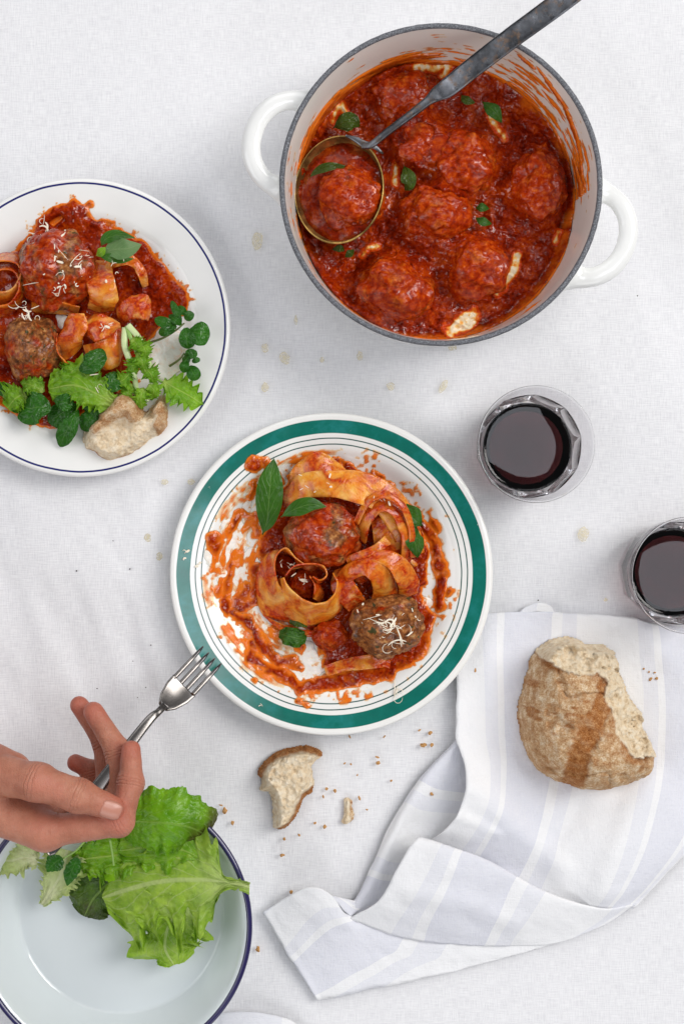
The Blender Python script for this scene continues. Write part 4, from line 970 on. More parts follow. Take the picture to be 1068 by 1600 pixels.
# ---- lettuce in the enamel bowl
LET = [(0, .10), (.12, .10), (.28, .25), (.42, .75), (.6, 1.0), (.8, .85), (.93, .5), (1, .12)]
leaf('lettuce_leaf', 'large frilly green lettuce leaf with its pale stem over the bowl rim', 'lettuce', [(390, 1383, .066), (352, 1378, .064), (305, 1374, .058), (255, 1376, .052), (205, 1388, .044), (160, 1402, .030)], 100, MT['lettuce'], pro=[(0, .085), (.12, .09), (.20, .14), (.30, .66), (.42, .92), (.65, 1.0), (.85, .95), (.95, .7), (1, .25)], ruf=.13, rfreq=6, cup=-.10, lobe=1.0, lfreq=8, seed=61, crinkle=.09, frill=.6, n=160, m=90, asym=(1.05, .68), zmin=.008)
leaf('lettuce_leaf', 'drooping frill of lettuce reaching lowest into the empty part of the bowl', 'lettuce', [(300, 1392, .052), (280, 1420, .050), (262, 1450, .042), (258, 1482, .032), (272, 1508, .022)], 56, MT['lettuce'], pro=[(0, .12), (.15, .4), (.35, .8), (.6, 1.0), (.8, .85), (.93, .55), (1, .2)], ruf=.18, rfreq=5, cup=-.1, lobe=.9, lfreq=8, seed=62, crinkle=.10, frill=.6, n=110, m=60, asym=(1.05, .9), zmin=.008)
leaf('lettuce_leaf', 'rounded glossy lettuce leaf with a bronze tip at the top of the bowl', 'lettuce', [(190, 1282, .055), (220, 1284, .068), (260, 1286, .074), (300, 1294, .066), (322, 1306, .050)], 52, MT['lettuce_bronze'], pro=[(0, .55), (.2, .85), (.5, 1), (.8, .82), (.93, .5), (1, .15)], ruf=.07, rfreq=5, cup=-.35, lobe=.16, lfreq=7, seed=63, crinkle=.12, frill=.2, n=90, m=50)
leaf('lettuce_leaf', 'bright lettuce leaf folded beneath the bronze tipped one', 'lettuce', [(335, 1368, .056), (310, 1340, .056), (270, 1325, .056), (225, 1325, .052), (185, 1330, .046)], 48, MT['lettuce_deep'], pro=LET, ruf=.16, rfreq=5, cup=-.1, lobe=.35, seed=64, crinkle=.14, frill=.5, n=90, m=46, zmin=.008, asym=(.8, 1.2))
leaf('lettuce_leaf', 'dark bronze lettuce leaf on the left below the hand', 'lettuce', [(215, 1345, .038), (180, 1372, .036), (148, 1402, .028), (132, 1432, .018)], 48, MT['lettuce_dark'], pro=[(0, .4), (.3, .9), (.6, 1), (.9, .6), (1, .2)], ruf=.15, rfreq=4, cup=-.15, lobe=.3, seed=65, crinkle=.14, frill=.3, n=80, m=44, zmin=.008)
leaf('lettuce_leaf', 'pale yellow green lettuce heart leaf at the left of the bowl', 'lettuce', [(66, 1414, .022), (82, 1390, .030), (98, 1360, .036), (105, 1328, .040)], 38, MT['lettuce_pale'], pro=[(0, .12), (.2, .35), (.5, .8), (.85, 1), (1, .8)], ruf=.12, rfreq=3, cup=.2, lobe=.2, seed=66, frill=.6, crinkle=.2, n=70, m=40, zmin=.008)
leaf('lettuce_leaf', 'small yellow green lettuce frill at the far left of the bowl', 'lettuce', [(60, 1345, .042), (40, 1340, .044), (15, 1345, .044), (-8, 1340, .040)], 27, MT['lettuce_pale'], pro=[(0, .5), (.4, .9), (.8, 1), (1, .4)], ruf=.2, rfreq=3, lobe=.35, seed=67, frill=.6, crinkle=.3, zmin=.02)
leaf('lettuce_leaf', 'mid green lettuce frill tucked under the hand', 'lettuce', [(225, 1330, .044), (190, 1335, .046), (150, 1340, .044), (115, 1345, .038)], 34, MT['lettuce_deep'], pro=[(0, .4), (.3, .9), (.7, 1), (1, .3)], ruf=.2, rfreq=4, lobe=.35, seed=68, frill=.6, crinkle=.3, zmin=.015)
sp = empty('rocket_sprig', P(110, 1345, .03), 'dark rocket sprig with a thin stem between the pale and green lettuce', 'salad sprig')
stalk('stem', [(135, 1312, .050), (118, 1330, .050), (98, 1342, .048), (84, 1352, .046)], 3, 2, MT['stem'], sp)
leaf('leaf', None, None, [(98, 1340, .050), (84, 1350, .050), (74, 1362, .046)], 14, MT['cress'], sp, lobe=.3, ruf=.12, seed=69)
leaf('leaf', None, None, [(122, 1340, .048), (112, 1362, .046), (105, 1384, .038)], 12, MT['cress'], sp, lobe=.35, ruf=.15, seed=70)
stalk('stem', [(172, 1312, .062), (176, 1335, .058), (178, 1352, .054)], 4, 3, MT['stem'], sp)

# ---- salad on the blue plate
def plz(z): return z
leaf('lettuce_leaf', 'bright green lettuce leaf in front of the bitten meatball', 'lettuce', [(180, 632, .030), (148, 614, .036), (115, 602, .038), (76, 608, .030)], 38, MT['lettuce_deep'], pro=[(0, .3), (.3, .8), (.6, 1), (.9, .6), (1, .2)], ruf=.14, rfreq=4, lobe=.35, seed=71, frill=.6, crinkle=.2, cup=-.1)
leaf('lettuce_leaf', 'upright lettuce frill between the pasta and the bright salad leaf', 'lettuce', [(100, 600, .028), (112, 582, .036), (122, 568, .034)], 22, MT['lettuce_deep'], ruf=.2, rfreq=3, lobe=.3, seed=72, frill=.6, crinkle=.3)
leaf('lettuce_leaf', 'frilly lettuce piece at the left edge of the blue plate', 'lettuce', [(40, 615, .026), (25, 622, .030), (12, 638, .024)], 24, MT['lettuce_deep'], pro=[(0, .5), (.5, 1), (1, .4)], ruf=.2, rfreq=3, lobe=.4, seed=73, frill=.6, crinkle=.3)
leaf('lettuce_leaf', 'small lettuce frill below the bitten meatball', 'lettuce', [(70, 612, .030), (50, 602, .034), (32, 598, .028)], 16, MT['lettuce_deep'], ruf=.25, rfreq=3, lobe=.4, seed=74, frill=.6, crinkle=.3)
for lab, mid, hw, sd in [
    ('large dark rounded salad leaf at the left of the blue plate', [(80, 640, .032), (62, 636, .036), (45, 638, .034), (34, 632, .026)], 26, 1),
    ('long dark salad leaf pointing down on the blue plate', [(122, 640, .028), (112, 660, .032), (102, 678, .028), (94, 698, .020)], 15, 2),
    ('glossy dark salad leaf lying on the pasta of the blue plate', [(124, 578, .040), (138, 572, .044), (150, 560, .042), (160, 545, .036)], 17, 3),
    ('dark folded salad leaf in the middle of the greens', [(85, 625, .034), (100, 628, .038), (115, 632, .034)], 14, 4),
    ('dark salad leaf half hidden behind the bread piece', [(150, 640, .026), (140, 655, .028), (128, 672, .022)], 15, 5),
    ('dark salad leaf filling the gap above the long pointed one', [(120, 632, .024), (105, 640, .027), (88, 652, .024), (76, 660, .020)], 18, 8),
    ('glossy salad leaf just left of the bread chunk', [(168, 622, .026), (150, 632, .029), (132, 640, .026)], 16, 9),
    ('dark leaf under the frilly lettuce at the left edge', [(55, 618, .022), (35, 626, .026), (14, 622, .022)], 20, 10),
    ('small dark leaf at the very left of the blue plate greens', [(-5, 600, .024), (5, 608, .028), (10, 620, .024)], 12, 6),
    ('shaded salad leaf between the lettuce and the frisee', [(160, 610, .030), (175, 598, .034), (192, 585, .028)], 16, 7)]:
    leaf('salad_leaf', lab, 'salad leaf', mid, hw, MT['cress'], pro=[(0, .15), (.2, .6), (.5, 1), (.8, .85), (.95, .4), (1, .05)], fold=.2, cup=-.25, seed=80 + sd, crinkle=.15, ruf=.05)
fr = empty('frisee_sprig', P(212, 580, .014), 'pale stemmed frisee sprig above the bread on the blue plate', 'salad sprig')
stalk('stem', [(196, 512, .034), (195, 540, .034), (205, 570, .032), (212, 600, .028), (213, 625, .022)], 11, 8, MT['stem_pale'], fr)
stalk('stem', [(200, 508, .036), (218, 530, .036), (232, 565, .034), (238, 600, .028), (230, 625, .022)], 10, 8, MT['stem_pale'], fr)
stalk('stem', [(198, 510, .035), (206, 532, .036), (215, 555, .034), (222, 580, .030)], 8, 4, MT['stem'], fr)
for i, mid in enumerate([[(206, 530, .038), (214, 538, .040), (220, 552, .036)], [(214, 550, .036), (222, 565, .038), (226, 585, .032)], [(215, 560, .034), (208, 572, .036), (212, 588, .030)], [(225, 605, .030), (220, 622, .032), (222, 640, .026)], [(232, 600, .030), (240, 610, .030), (236, 625, .024)], [(180, 600, .030), (195, 592, .034), (204, 580, .032)], [(218, 535, .038), (226, 545, .041), (228, 562, .036)], [(206, 600, .028), (200, 615, .032), (205, 632, .026)], [(226, 575, .034), (236, 585, .036), (240, 600, .030)]]):
    leaf('leaf', None, None, mid, 13, MT['lettuce_deep'], fr, lobe=.6, lfreq=5, ruf=.3, rfreq=4, seed=90 + i, crinkle=.2, frill=.9)
mz = empty('mizuna_leaf', P(285, 612, .018), 'jagged green leaf crossing the blue line of the plate', 'salad leaf')
stalk('stem', [(238, 588, .024), (255, 598, .024), (270, 606, .024)], 5, 3, MT['stem'], mz)
leaf('blade', None, None, [(255, 596, .026), (275, 607, .028), (295, 618, .028), (318, 632, .026)], 22, MT['lettuce_deep'], mz, lobe=.5, lfreq=3, teeth=.6, ruf=.18, rfreq=5, seed=97, crinkle=.2, pro=[(0, .3), (.25, .9), (.55, 1), (.85, .7), (1, .05)], n=90)
def cress(label, stem, leaves):
    e = empty('watercress_sprig', P(stem[0][0], stem[0][1], .016), label, 'salad sprig')
    stalk('stem', stem, 4, 2.5, MT['stem_dark'], e)
    for i, (x0, y0, x1, y1, hw) in enumerate(leaves):
        leaf('leaf', None, None, [(x0, y0, .032), ((x0 + x1) / 2, (y0 + y1) / 2, .037), (x1, y1, .032)], hw, MT['cress'], e, pro=[(0, .25), (.2, .75), (.5, 1), (.8, .85), (.95, .45), (1, .1)], fold=.12, cup=-.15, seed=100 + i + int(x0), crinkle=.12)
cress('watercress sprig with round leaves at the right of the blue plate', [(232, 536, .018), (255, 528, .024), (275, 516, .030), (288, 505, .034)],
      [(296, 518, 328, 524, 19), (290, 512, 294, 545, 13), (284, 508, 264, 492, 6), (283, 505, 268, 470, 6), (276, 512, 242, 498, 9), (270, 514, 248, 520, 8), (290, 500, 298, 486, 9), (262, 508, 268, 522, 8), (292, 490, 276, 480, 7)])
cress('smaller watercress sprig hanging below the round leaved one', [(265, 572, .018), (280, 562, .024), (288, 552, .030)],
      [(288, 556, 308, 550, 8), (292, 560, 300, 545, 7), (290, 562, 286, 582, 8), (296, 572, 308, 594, 11), (286, 558, 296, 566, 7), (300, 565, 312, 560, 5)])

# ================================================================== bread (height fields over traced outlines)
def bread_piece(name, label, poly, zref, zb, hfun, step=0.0011, rag=0.0016):
    W = np.array([P(x, y, zref)[:2] for x, y in crom(poly, len(poly) * 5, closed=True)])
    lo = W.min(0) - 0.003; hi = W.max(0) + 0.003
    X, Y = np.meshgrid(np.arange(lo[0], hi[0], step), np.arange(lo[1], hi[1], step), indexing='ij')
    sd = poly_sd(X, Y, [tuple(q) for q in W]) + rag * fbm(X * 200, Y * 200, 0, 4, 6)
    px = X / LEN(1, zref) + 534; py = 800 - Y / LEN(1, zref)
    hh, crust, crack = hfun(sd, px, py, X, Y)
    on = sd > 0
    Zt = np.where(on, zb + np.maximum(hh, 0.0012), zb + 0.0008)
    n, m = X.shape; F = grid_faces(n, m); F = F[on.ravel()[F].any(1)]
    used = np.unique(F); mp = -np.ones(n * m, np.int64); mp[used] = np.arange(len(used)); F = mp[F]
    top = np.stack([X, Y, Zt], -1).reshape(-1, 3)[used]; bot = top.copy(); bot[:, 2] = zb
    V = np.vstack([top, bot]); k = len(used)
    E = {}
    for q in F:
        for a, b in zip(q, np.roll(q, -1)):
            if (b, a) in E: del E[(b, a)]
            else: E[(a, b)] = 1
    sides = [[b, a, a + k, b + k] for a, b in E]
    faces = [list(q) for q in F] + [list(q[::-1] + k) for q in F] + sides
    cr = crust.ravel()[used]; ck = crack.ravel()[used]
    o = mesh(name, V, faces, MT['bread'], attrs={'crust': np.concatenate([cr, np.ones(k)]), 'crack': np.concatenate([ck, np.zeros(k)])})
    return tag(o, label, 'bread')
loaf_poly = [(868, 1004), (848, 1014), (834, 1032), (828, 1056), (820, 1085), (814, 1112), (817, 1150), (828, 1185), (846, 1210), (875, 1226), (905, 1236), (940, 1241), (980, 1233), (1008, 1222), (1027, 1206), (1029, 1186), (1021, 1162), (1010, 1142), (1008, 1120), (992, 1098), (983, 1080), (974, 1056), (966, 1026), (950, 1014), (926, 1012), (900, 1000)]
tear = [(816, 1010), (835, 1020), (858, 1036), (880, 1046), (915, 1050), (926, 1044), (937, 1062), (934, 1082), (945, 1104), (949, 1122), (953, 1142), (966, 1160), (979, 1176), (999, 1174), (1045, 1182), (1045, 980), (826, 980)]
def loaf_h(sd, px, py, X, Y):
    D = 0.050; k = np.clip(sd / D, 0, 1)
    dome = 0.058 * np.sqrt(np.clip(1 - (1 - k)**2.2, 0, 1))
    wob = 5 * fbm(px / 14, py / 14, 0, 4, 201) + 2.0 * fbm(px / 4, py / 4, 0, 3, 203)
    td = poly_sd(px, py, tear) + wob               # >0 inside torn part
    torn = sstep(-1.5, 1.5, td)
    drop = 0.006 + 0.034 * np.clip(td / 55, 0, 1)
    body = 0.052 * sstep(0, 0.006, sd) * np.ones_like(sd)
    ztorn = np.minimum(body, 0.058 - drop) + 0.0085 * fbm(X * 95, Y * 95, 0, 5, 205, 0.6) - 0.010 * np.clip(fbm(X * 130, Y * 130, 0.4, 3, 207) * 2.2 - 0.35, 0, 1)
    ztorn = np.minimum(ztorn, 0.056 * np.sqrt(sstep(-0.001, 0.010, sd)))
    crust_z = dome * (1 + 0.05 * fbm(X * 22, Y * 22, 0, 3, 213)) + 0.0016 * fbm(X * 90, Y * 90, 0, 4, 209) - 0.0030 * sstep(0.09, 0.0, np.abs(fbm(X * 30, Y * 30, 0, 4, 214)))  + 0.0004 * fbm(X * 600, Y * 600, 0, 2, 210)
    wb2 = 6.5 * fbm(px / 26, py / 26, 0, 4, 251, 0.6) + 5.0 * fbm(px / 6, py / 6, 0, 3, 253, 0.6)
    bd = wb2 + seg_dist(px, py, [(944, 1053), (932, 1095), (914, 1125), (898, 1160), (892, 1195), (891, 1226)]) + 0.8 * wob
    split = sstep(21, 12, bd) * (0.92 + 0.3 * fbm(px / 9, py / 9, 0, 3, 252))
    edge = sstep(6, -2, np.abs(bd - 20)) * sstep(-4, 4, px - (890 + (1174 - py) * 0.33))
    crust_z = crust_z - 0.0022 * split + 0.0016 * edge
    z = crust_z * (1 - torn) + ztorn * torn
    crack = np.maximum(split, 0.9 * sstep(12, 2, seg_dist(px, py, [(850, 1030), (868, 1040)]) + wob))
    crack = np.maximum(crack, 0.75 * sstep(16, 2, np.abs(td)) * sstep(0.1, 0.4, fbm(px / 22, py / 22, 0, 3, 211) + 0.25))
    crack = np.maximum(crack, 0.8 * sstep(0.16, 0.40, fbm(px / 26, py / 10, 0, 4, 212)) * sstep(30, 0, py - 1130))
    crack = crack * (1 - 0.9 * edge)
    return z, 1 - torn, np.clip(crack, 0, 1)
bread_piece('bread_loaf', 'torn round country loaf with floury crust on the striped towel', loaf_poly, 0.030, 0.006, loaf_h, 0.0010)

z7 = lambda a, b: (380 + a * .1873, 1150 + b * .1873)
slice_poly = [z7(*q) for q in [(122, 300), (180, 220), (260, 160), (380, 115), (500, 95), (600, 115), (650, 155), (638, 195), (590, 230), (562, 265), (575, 330), (585, 440), (565, 485), (510, 520), (470, 600), (450, 660), (390, 740), (320, 785), (255, 780), (248, 720), (240, 640), (235, 560), (215, 480), (140, 465), (150, 380), (122, 345)]]
def slice_h(sd, px, py, X, Y):
    wob = 1.6 * fbm(px / 6, py / 6, 0, 4, 221)
    z = 0.017 * sstep(0, 0.009, sd)**0.6 + 0.0030 * fbm(X * 130, Y * 130, 0, 4, 222) - 0.0040 * np.clip(fbm(X * 170, Y * 170, 0.4, 2, 223) * 2 - 0.5, 0, 1)
    z += 0.004 * sstep(14, 2, seg_dist(px, py, [z7(270, 740), z7(400, 690)]))
    d = np.minimum(seg_dist(px, py, [z7(122, 340), z7(122, 300), z7(180, 220), z7(260, 160), z7(380, 115), z7(500, 95), z7(600, 115), z7(650, 155)]) - 2.0, seg_dist(px, py, [z7(575, 460), z7(510, 510), z7(470, 590), z7(450, 660), z7(390, 740), z7(300, 790)]))
    c = sstep(8, 3, d + wob)
    return z, c, np.clip(c * 0.95, 0, 1)
bread_piece('bread_piece', 'torn slice of bread with brown crust edge lying on the tablecloth', slice_poly, 0.010, 0.0004, slice_h, 0.0007)
small_poly = [(538, 1250), (543, 1247), (549, 1252), (549, 1265), (551, 1275), (548, 1283), (541, 1286), (535, 1284), (538, 1272), (537, 1260)]
bread_piece('bread_crumb', 'small elongated bread flake right of the torn slice', small_poly, 0.003, 0.0004, lambda sd, px, py, X, Y: (0.004 * sstep(0, .003, sd) + 0.001 * fbm(X * 400, Y * 400, 0, 3, 5), sstep(545, 549, px + 3 * fbm(px / 4, py / 4, 0, 3, 5)), sstep(0, .5, fbm(px / 5, py / 5, 0, 3, 9)) + 0 * px), 0.0006)
pb_poly = [(126, 680), (134, 662), (148, 652), (146, 644), (162, 634), (170, 624), (186, 611), (202, 614), (216, 626), (222, 642), (230, 640), (240, 625), (253, 617), (258, 640), (258, 664), (246, 681), (232, 690), (222, 701), (204, 711), (186, 718), (166, 724), (152, 716), (140, 706), (128, 700)]
def pb_h(sd, px, py, X, Y):
    wob = 2.2 * fbm(px / 8, py / 8, 0, 4, 231)
    k1 = poly_sd(px, py, [(138, 668), (150, 650), (166, 632), (188, 606), (210, 612), (228, 640), (220, 658), (206, 664), (196, 652), (178, 660), (160, 672), (148, 678)]) + wob
    k2 = poly_sd(px, py, [(232, 640), (256, 612), (262, 640), (262, 668), (246, 684), (240, 668), (246, 650)]) + wob
    c = np.maximum(sstep(-1.5, 1.5, k1), sstep(-1.5, 1.5, k2))
    edge = sstep(0.0035, 0.0012, sd + 0.0008 * fbm(px / 6, py / 6, 0, 3, 233)) * sstep(690, 705, py)
    z = 0.015 * sstep(0, 0.010, sd)**0.6 + 0.0032 * fbm(X * 120, Y * 120, 0, 4, 232) + 0.012 * sstep(-8, 14, k1) + 0.008 * sstep(-4, 8, k2)
    c = np.maximum(c, edge)
    return z, c, np.clip(edge * .9 + 0.35 * sstep(-.1, .3, fbm(px / 9, py / 9, 0, 3, 235)), 0, 1)
bread_piece('bread_piece', 'torn chunk of floury bread on the edge of the blue lined plate', pb_poly, 0.030, 0.0142, pb_h, 0.0008)

# ---- loose crumbs
def crumb(px, py, r, label, group, z=0.0, seed=0):
    v0, f0 = ico(2); rr = LEN(r, z)
    q = v0 * 1.7 + seed
    r_ = np.random.RandomState(seed); an = r_.uniform(0, 3.14); sx_ = r_.uniform(.6, 1.5)
    V = v0 * (1 + 0.75 * fbm(q[:, 0], q[:, 1], q[:, 2], 3, seed))[:, None] * rr * np.array([sx_, 1 / sx_, .7])
    V = V @ np.array([[math.cos(an), math.sin(an), 0], [-math.sin(an), math.cos(an), 0], [0, 0, 1]])
    tag(mesh('bread_crumb', V + P(px, py, z + rr * 0.55), f0, MT['crumb'], smooth=False), label, 'crumb', group)
k = 0
for (x, y, r, lab) in [(351, 1267, 4, 'largest of three brown crumbs beside the enamel bowl rim'), (363, 1286, 2.8, 'lowest of three brown crumbs beside the enamel bowl rim'), (345, 1258, 2, 'tiniest and highest of three crumbs beside the enamel bowl rim')]:
    crumb(x, y, r, lab, 'crumbs by the enamel bowl', seed=k); k += 1
crumb(403, 1483, 4, 'brown crumb beside the right rim of the enamel bowl', None, seed=k); k += 1
for (x, y, r) in [(672, 1145, 3), (655, 1141, 2.2), (674, 1164, 3), (661, 1164, 4), (589, 1183, 2.2), (590, 1192, 3), (600, 1151, 1.8), (546, 1151, 2), (611, 1220, 1.8), (538, 1193, 1.6), (548, 1194, 1.6), (558, 1211, 1.5)]:
    crumb(x, y, r, 'tiny brown crumb on the cloth just below the green banded plate', 'crumbs below the green plate', seed=k); k += 1
for (x, y, r) in [(492, 1286, 2), (507, 1292, 3), (444, 1311, 2.4), (441, 1336, 3), (561, 1247, 2.4), (523, 1236, 2.6), (510, 1233, 2.4), (505, 1245, 2), (573, 1265, 1.5), (467, 1305, 2.2)]:
    crumb(x, y, r, 'tiny brown crumb on the cloth around the torn bread slice', 'crumbs round the bread slice', seed=k); k += 1
crumb(455, 1394, 2.6, 'crumb at the tip of the striped towel corner', None, seed=k); k += 1
for (x, y, r, lab) in [(742, 1047, 2.4, 'crumb on the towel close to the green plate rim'), (778, 1159, 2.6, 'crumb on the towel midway between plate and loaf'), (817, 1152, 3, 'crumb touching the left side of the loaf'), (861, 1212, 3.4, 'large crumb at the lower left foot of the loaf')]:
    crumb(x, y, r, lab, 'crumbs left of the loaf', z=.0062, seed=k); k += 1
for (x, y, r) in [(1016, 1061, 2.6), (1025, 1060, 2.4), (1013, 1050, 1.5), (1022, 1051, 1.6), (1005, 1045, 1.5)]:
    crumb(x, y, r, 'tiny crumb on the striped towel to the right of the loaf', 'crumbs right of the loaf', z=.0050, seed=k); k += 1
crumb(674, 1241, 2.4, 'crumb on the shaded hem of the folded towel', None, z=.009, seed=k)

# ================================================================== striped towel
def patch(rows, srows, nu=14, seed=0, wr=0.0012, ridges=()):
    R = len(rows); C = len(rows[0])
    A = np.array([[np.append(P(*q), s) for q, s in zip(r, sr)] for r, sr in zip(rows, srows)])
    n1 = (C - 1) * nu + 1; n0 = (R - 1) * nu + 1
    B = np.array([crom(A[i], n1) for i in range(R)])
    D = np.array([crom(B[:, j], n0) for j in range(n1)]).transpose(1, 0, 2)
    D[..., 2] += wr * fbm(D[..., 0] * 45 + seed, D[..., 1] * 45, 0, 3, seed) + 0.35 * wr * fbm(D[..., 0] * 150, D[..., 1] * 150, 0, 3, seed + 4)
    for pts, amp, wd in ridges:
        dd = seg_dist(D[..., 0], D[..., 1], [tuple(P(*q, 0.01)[:2]) for q in pts]) + 0.002 * fbm(D[..., 0] * 60, D[..., 1] * 60, 0, 2, 97)
        D[..., 2] += amp * np.exp(-(dd / LEN(wd))**2)
    u_ = np.linspace(0, C - 1, n1)[None, :]; v_ = np.linspace(0, R - 1, n0)[:, None]
    hem = 0.0008 * sstep(0.20, 0.14, u_) * (wr > 0.0005)
    D[..., 2] += hem
    eg = np.maximum(sstep(0.5, 0.0, u_), sstep(0.5, 0.0, np.minimum(v_, R - 1 - v_)))
    D[..., 0] += 0.0022 * fbm(D[..., 0] * 40, D[..., 1] * 40, 0.3, 3, 91) * eg; D[..., 1] += 0.0022 * fbm(D[..., 0] * 40, D[..., 1] * 40, 4.3, 3, 92) * eg
    D[..., 2] = np.maximum(D[..., 2], 0.0010)
    return D[..., :3].reshape(-1, 3), grid_faces(n0, n1)[:, ::-1], D[..., 3].ravel()
def towel_obj(name, patches, material, label, cat, thick=0.0009):
    V = []; F = []; S = []; o = 0
    for v, f, s in patches:
        V.append(v); F.append(f + o); S.append(s); o += len(v)
    ob = mesh(name, np.vstack(V), np.vstack(F), material, attrs={'s': np.concatenate(S)}) if True else None
    md = ob.modifiers.new('thickness', 'SOLIDIFY'); md.thickness = thick; md.offset = -1
    return tag(ob, label, cat)
ms = [-.048, 0, .043, .086, .130, .195]
main = patch([[(690, 955, .003), (790, 957, .0035), (870, 957, .0035), (950, 962, .003), (1030, 974, .003), (1150, 994, .003)],
    [(705, 1010, .006), (787, 1015, .0045), (866, 1015, .004), (950, 1018, .004), (1034, 1022, .004), (1150, 1030, .004)],
    [(712, 1080, .008), (788, 1080, .0055), (865, 1082, .005), (955, 1084, .005), (1040, 1088, .004), (1150, 1090, .004)],
    [(712, 1150, .012), (790, 1150, .007), (868, 1155, .005), (952, 1160, .005), (1040, 1160, .004), (1150, 1160, .004)],
    [(727, 1200, .024), (792, 1198, .013), (868, 1200, .006), (945, 1210, .006), (1035, 1215, .005), (1140, 1220, .004)],
    [(723, 1245, .030), (786, 1262, .017), (850, 1285, .009), (925, 1300, .014), (1012, 1315, .014), (1098, 1300, .003)],
    [(700, 1290, .027), (765, 1312, .012), (830, 1345, .005), (905, 1372, .012), (980, 1385, .013), (1040, 1365, .003)],
    [(672, 1312, .012), (742, 1352, .004), (806, 1392, .0025), (885, 1416, .003), (948, 1424, .004), (992, 1416, .003)]], [ms] * 8, 14, 1, ridges=[([(738, 1222), (800, 1290), (872, 1352)], .005, 20), ([(1005, 1230), (962, 1318), (932, 1392)], .006, 24), ([(850, 1270), (930, 1210)], .002, 20), ([(760, 985), (768, 1100)], .002, 14), ([(1010, 985), (1068, 1060)], .002, 14), ([(700, 1262), (775, 1300)], .003, 10), ([(905, 1262), (845, 1330)], -.003, 18)])
fs = [-.046, -.012, .018, .060, .100, .130]
flap = patch([[(664, 1318, .016), (705, 1338, .014), (764, 1362, .011), (852, 1408, .006), (938, 1430, .003), (990, 1419, .002)],
    [(651, 1309, .030), (700, 1325, .032), (760, 1347, .028), (850, 1395, .019), (935, 1420, .010), (989, 1414, .005)],
    [(622, 1355, .029), (678, 1374, .030), (742, 1398, .026), (828, 1430, .016), (915, 1440, .006), (975, 1424, .003)],
    [(588, 1408, .020), (648, 1425, .022), (726, 1442, .018), (808, 1456, .010), (890, 1458, .004), (955, 1438, .0025)],
    [(545, 1434, .008), (628, 1463, .0075), (715, 1474, .006), (795, 1478, .004), (870, 1472, .003), (935, 1448, .0022)]], [fs] * 5, 14, 2, ridges=[([(640, 1385), (720, 1405), (800, 1440)], .003, 18), ([(700, 1345), (640, 1400)], .002, 10), ([(790, 1375), (740, 1440)], -.002, 14)])
low = patch([[(412, 1425, .006), (448, 1402, .012), (483, 1387, .019), (515, 1398, .017), (547, 1431, .009), (630, 1458, .005), (720, 1466, .0035), (800, 1468, .0025), (930, 1445, .0016)],
    [(430, 1455, .005), (465, 1432, .010), (500, 1420, .015), (530, 1432, .013), (565, 1455, .008), (640, 1478, .005), (725, 1484, .0035), (805, 1482, .0022), (932, 1447, .0014)],
    [(453, 1493, .004), (490, 1475, .006), (522, 1468, .008), (555, 1474, .007), (592, 1486, .005), (660, 1498, .0035), (740, 1498, .0025), (818, 1486, .0018), (935, 1448, .0012)],
    [(495, 1563, .0025), (528, 1557, .003), (560, 1550, .003), (600, 1541, .0028), (650, 1530, .0024), (702, 1518, .002), (770, 1500, .0016), (840, 1481, .0014), (938, 1449, .0012)]],
    [[-.075, -.064, -.050, -.036, -.006, .038, .065, .085, .12], [-.045, -.030, -.020, -.008, .012, .045, .068, .088, .12], [-.008, 0, .008, .018, .033, .055, .075, .092, .12], [.044, .049, .054, .060, .070, .080, .095, .105, .12]], 12, 3)
back = patch([[(547, 1431, .008), (520, 1404, .010), (500, 1396, .010)], [(565, 1420, .004), (535, 1405, .005), (512, 1400, .005)], [(590, 1412, .0025), (552, 1408, .0025), (525, 1402, .0025)]], [[.02] * 3, [.05] * 3, [.08] * 3], 10, 4)
under = patch([[(722, 1150, .0022), (724, 1152, .008), (735, 1160, .006), (790, 1180, .0035)], [(655, 1218, .0022), (662, 1220, .0095), (690, 1232, .0070), (760, 1240, .0035)], [(608, 1293, .0022), (618, 1297, .0095), (640, 1306, .0060), (730, 1310, .0030)],
    [(574, 1366, .0022), (584, 1369, .0085), (606, 1374, .0055), (690, 1376, .0025)], [(553, 1406, .0018), (563, 1409, .006), (584, 1416, .004), (650, 1420, .002)], [(528, 1448, .0015), (540, 1452, .003), (560, 1456, .002), (620, 1450, .0015)]],
    [[-.004] * 4, [.038] * 4, [.085] * 4, [.128] * 4, [.158] * 4, [.19] * 4], 12, 5)
towel = towel_obj('tea_towel', [main, flap, low, back, under], MT['towel'], 'crumpled white tea towel with pale lavender stripes under the loaf', 'towel')
lp_ = patch([[(806, 966, .002), (818, 950, .004), (838, 942, .005), (858, 948, .004), (866, 962, .002)], [(812, 975, .002), (822, 962, .0032), (838, 956, .0038), (852, 960, .003), (860, 972, .002)]], [[.05, .055, .06, .065, .07]] * 2, 8, 6, .0002)
ob = mesh('hanging_loop', lp_[0], lp_[1], MT['towel'], towel, attrs={'s': lp_[2]})
md = ob.modifiers.new('thickness', 'SOLIDIFY'); md.thickness = 0.0006; md.offset = -1
nap = patch([[(325, 1592, .0015), (350, 1584, .006), (395, 1580, .008), (440, 1588, .005), (470, 1604, .0015)], [(335, 1630, .003), (360, 1632, .006), (400, 1634, .008), (440, 1636, .006), (480, 1640, .002)], [(340, 1690, .002), (370, 1690, .005), (405, 1690, .006), (450, 1690, .005), (490, 1690, .002)]], [[.045, .05, .055, .06, .065]] * 3, 10, 9)
towel_obj('cloth_napkin', [nap], MT['towel'], 'pale napkin corner at the bottom edge beside the enamel bowl', 'napkin')

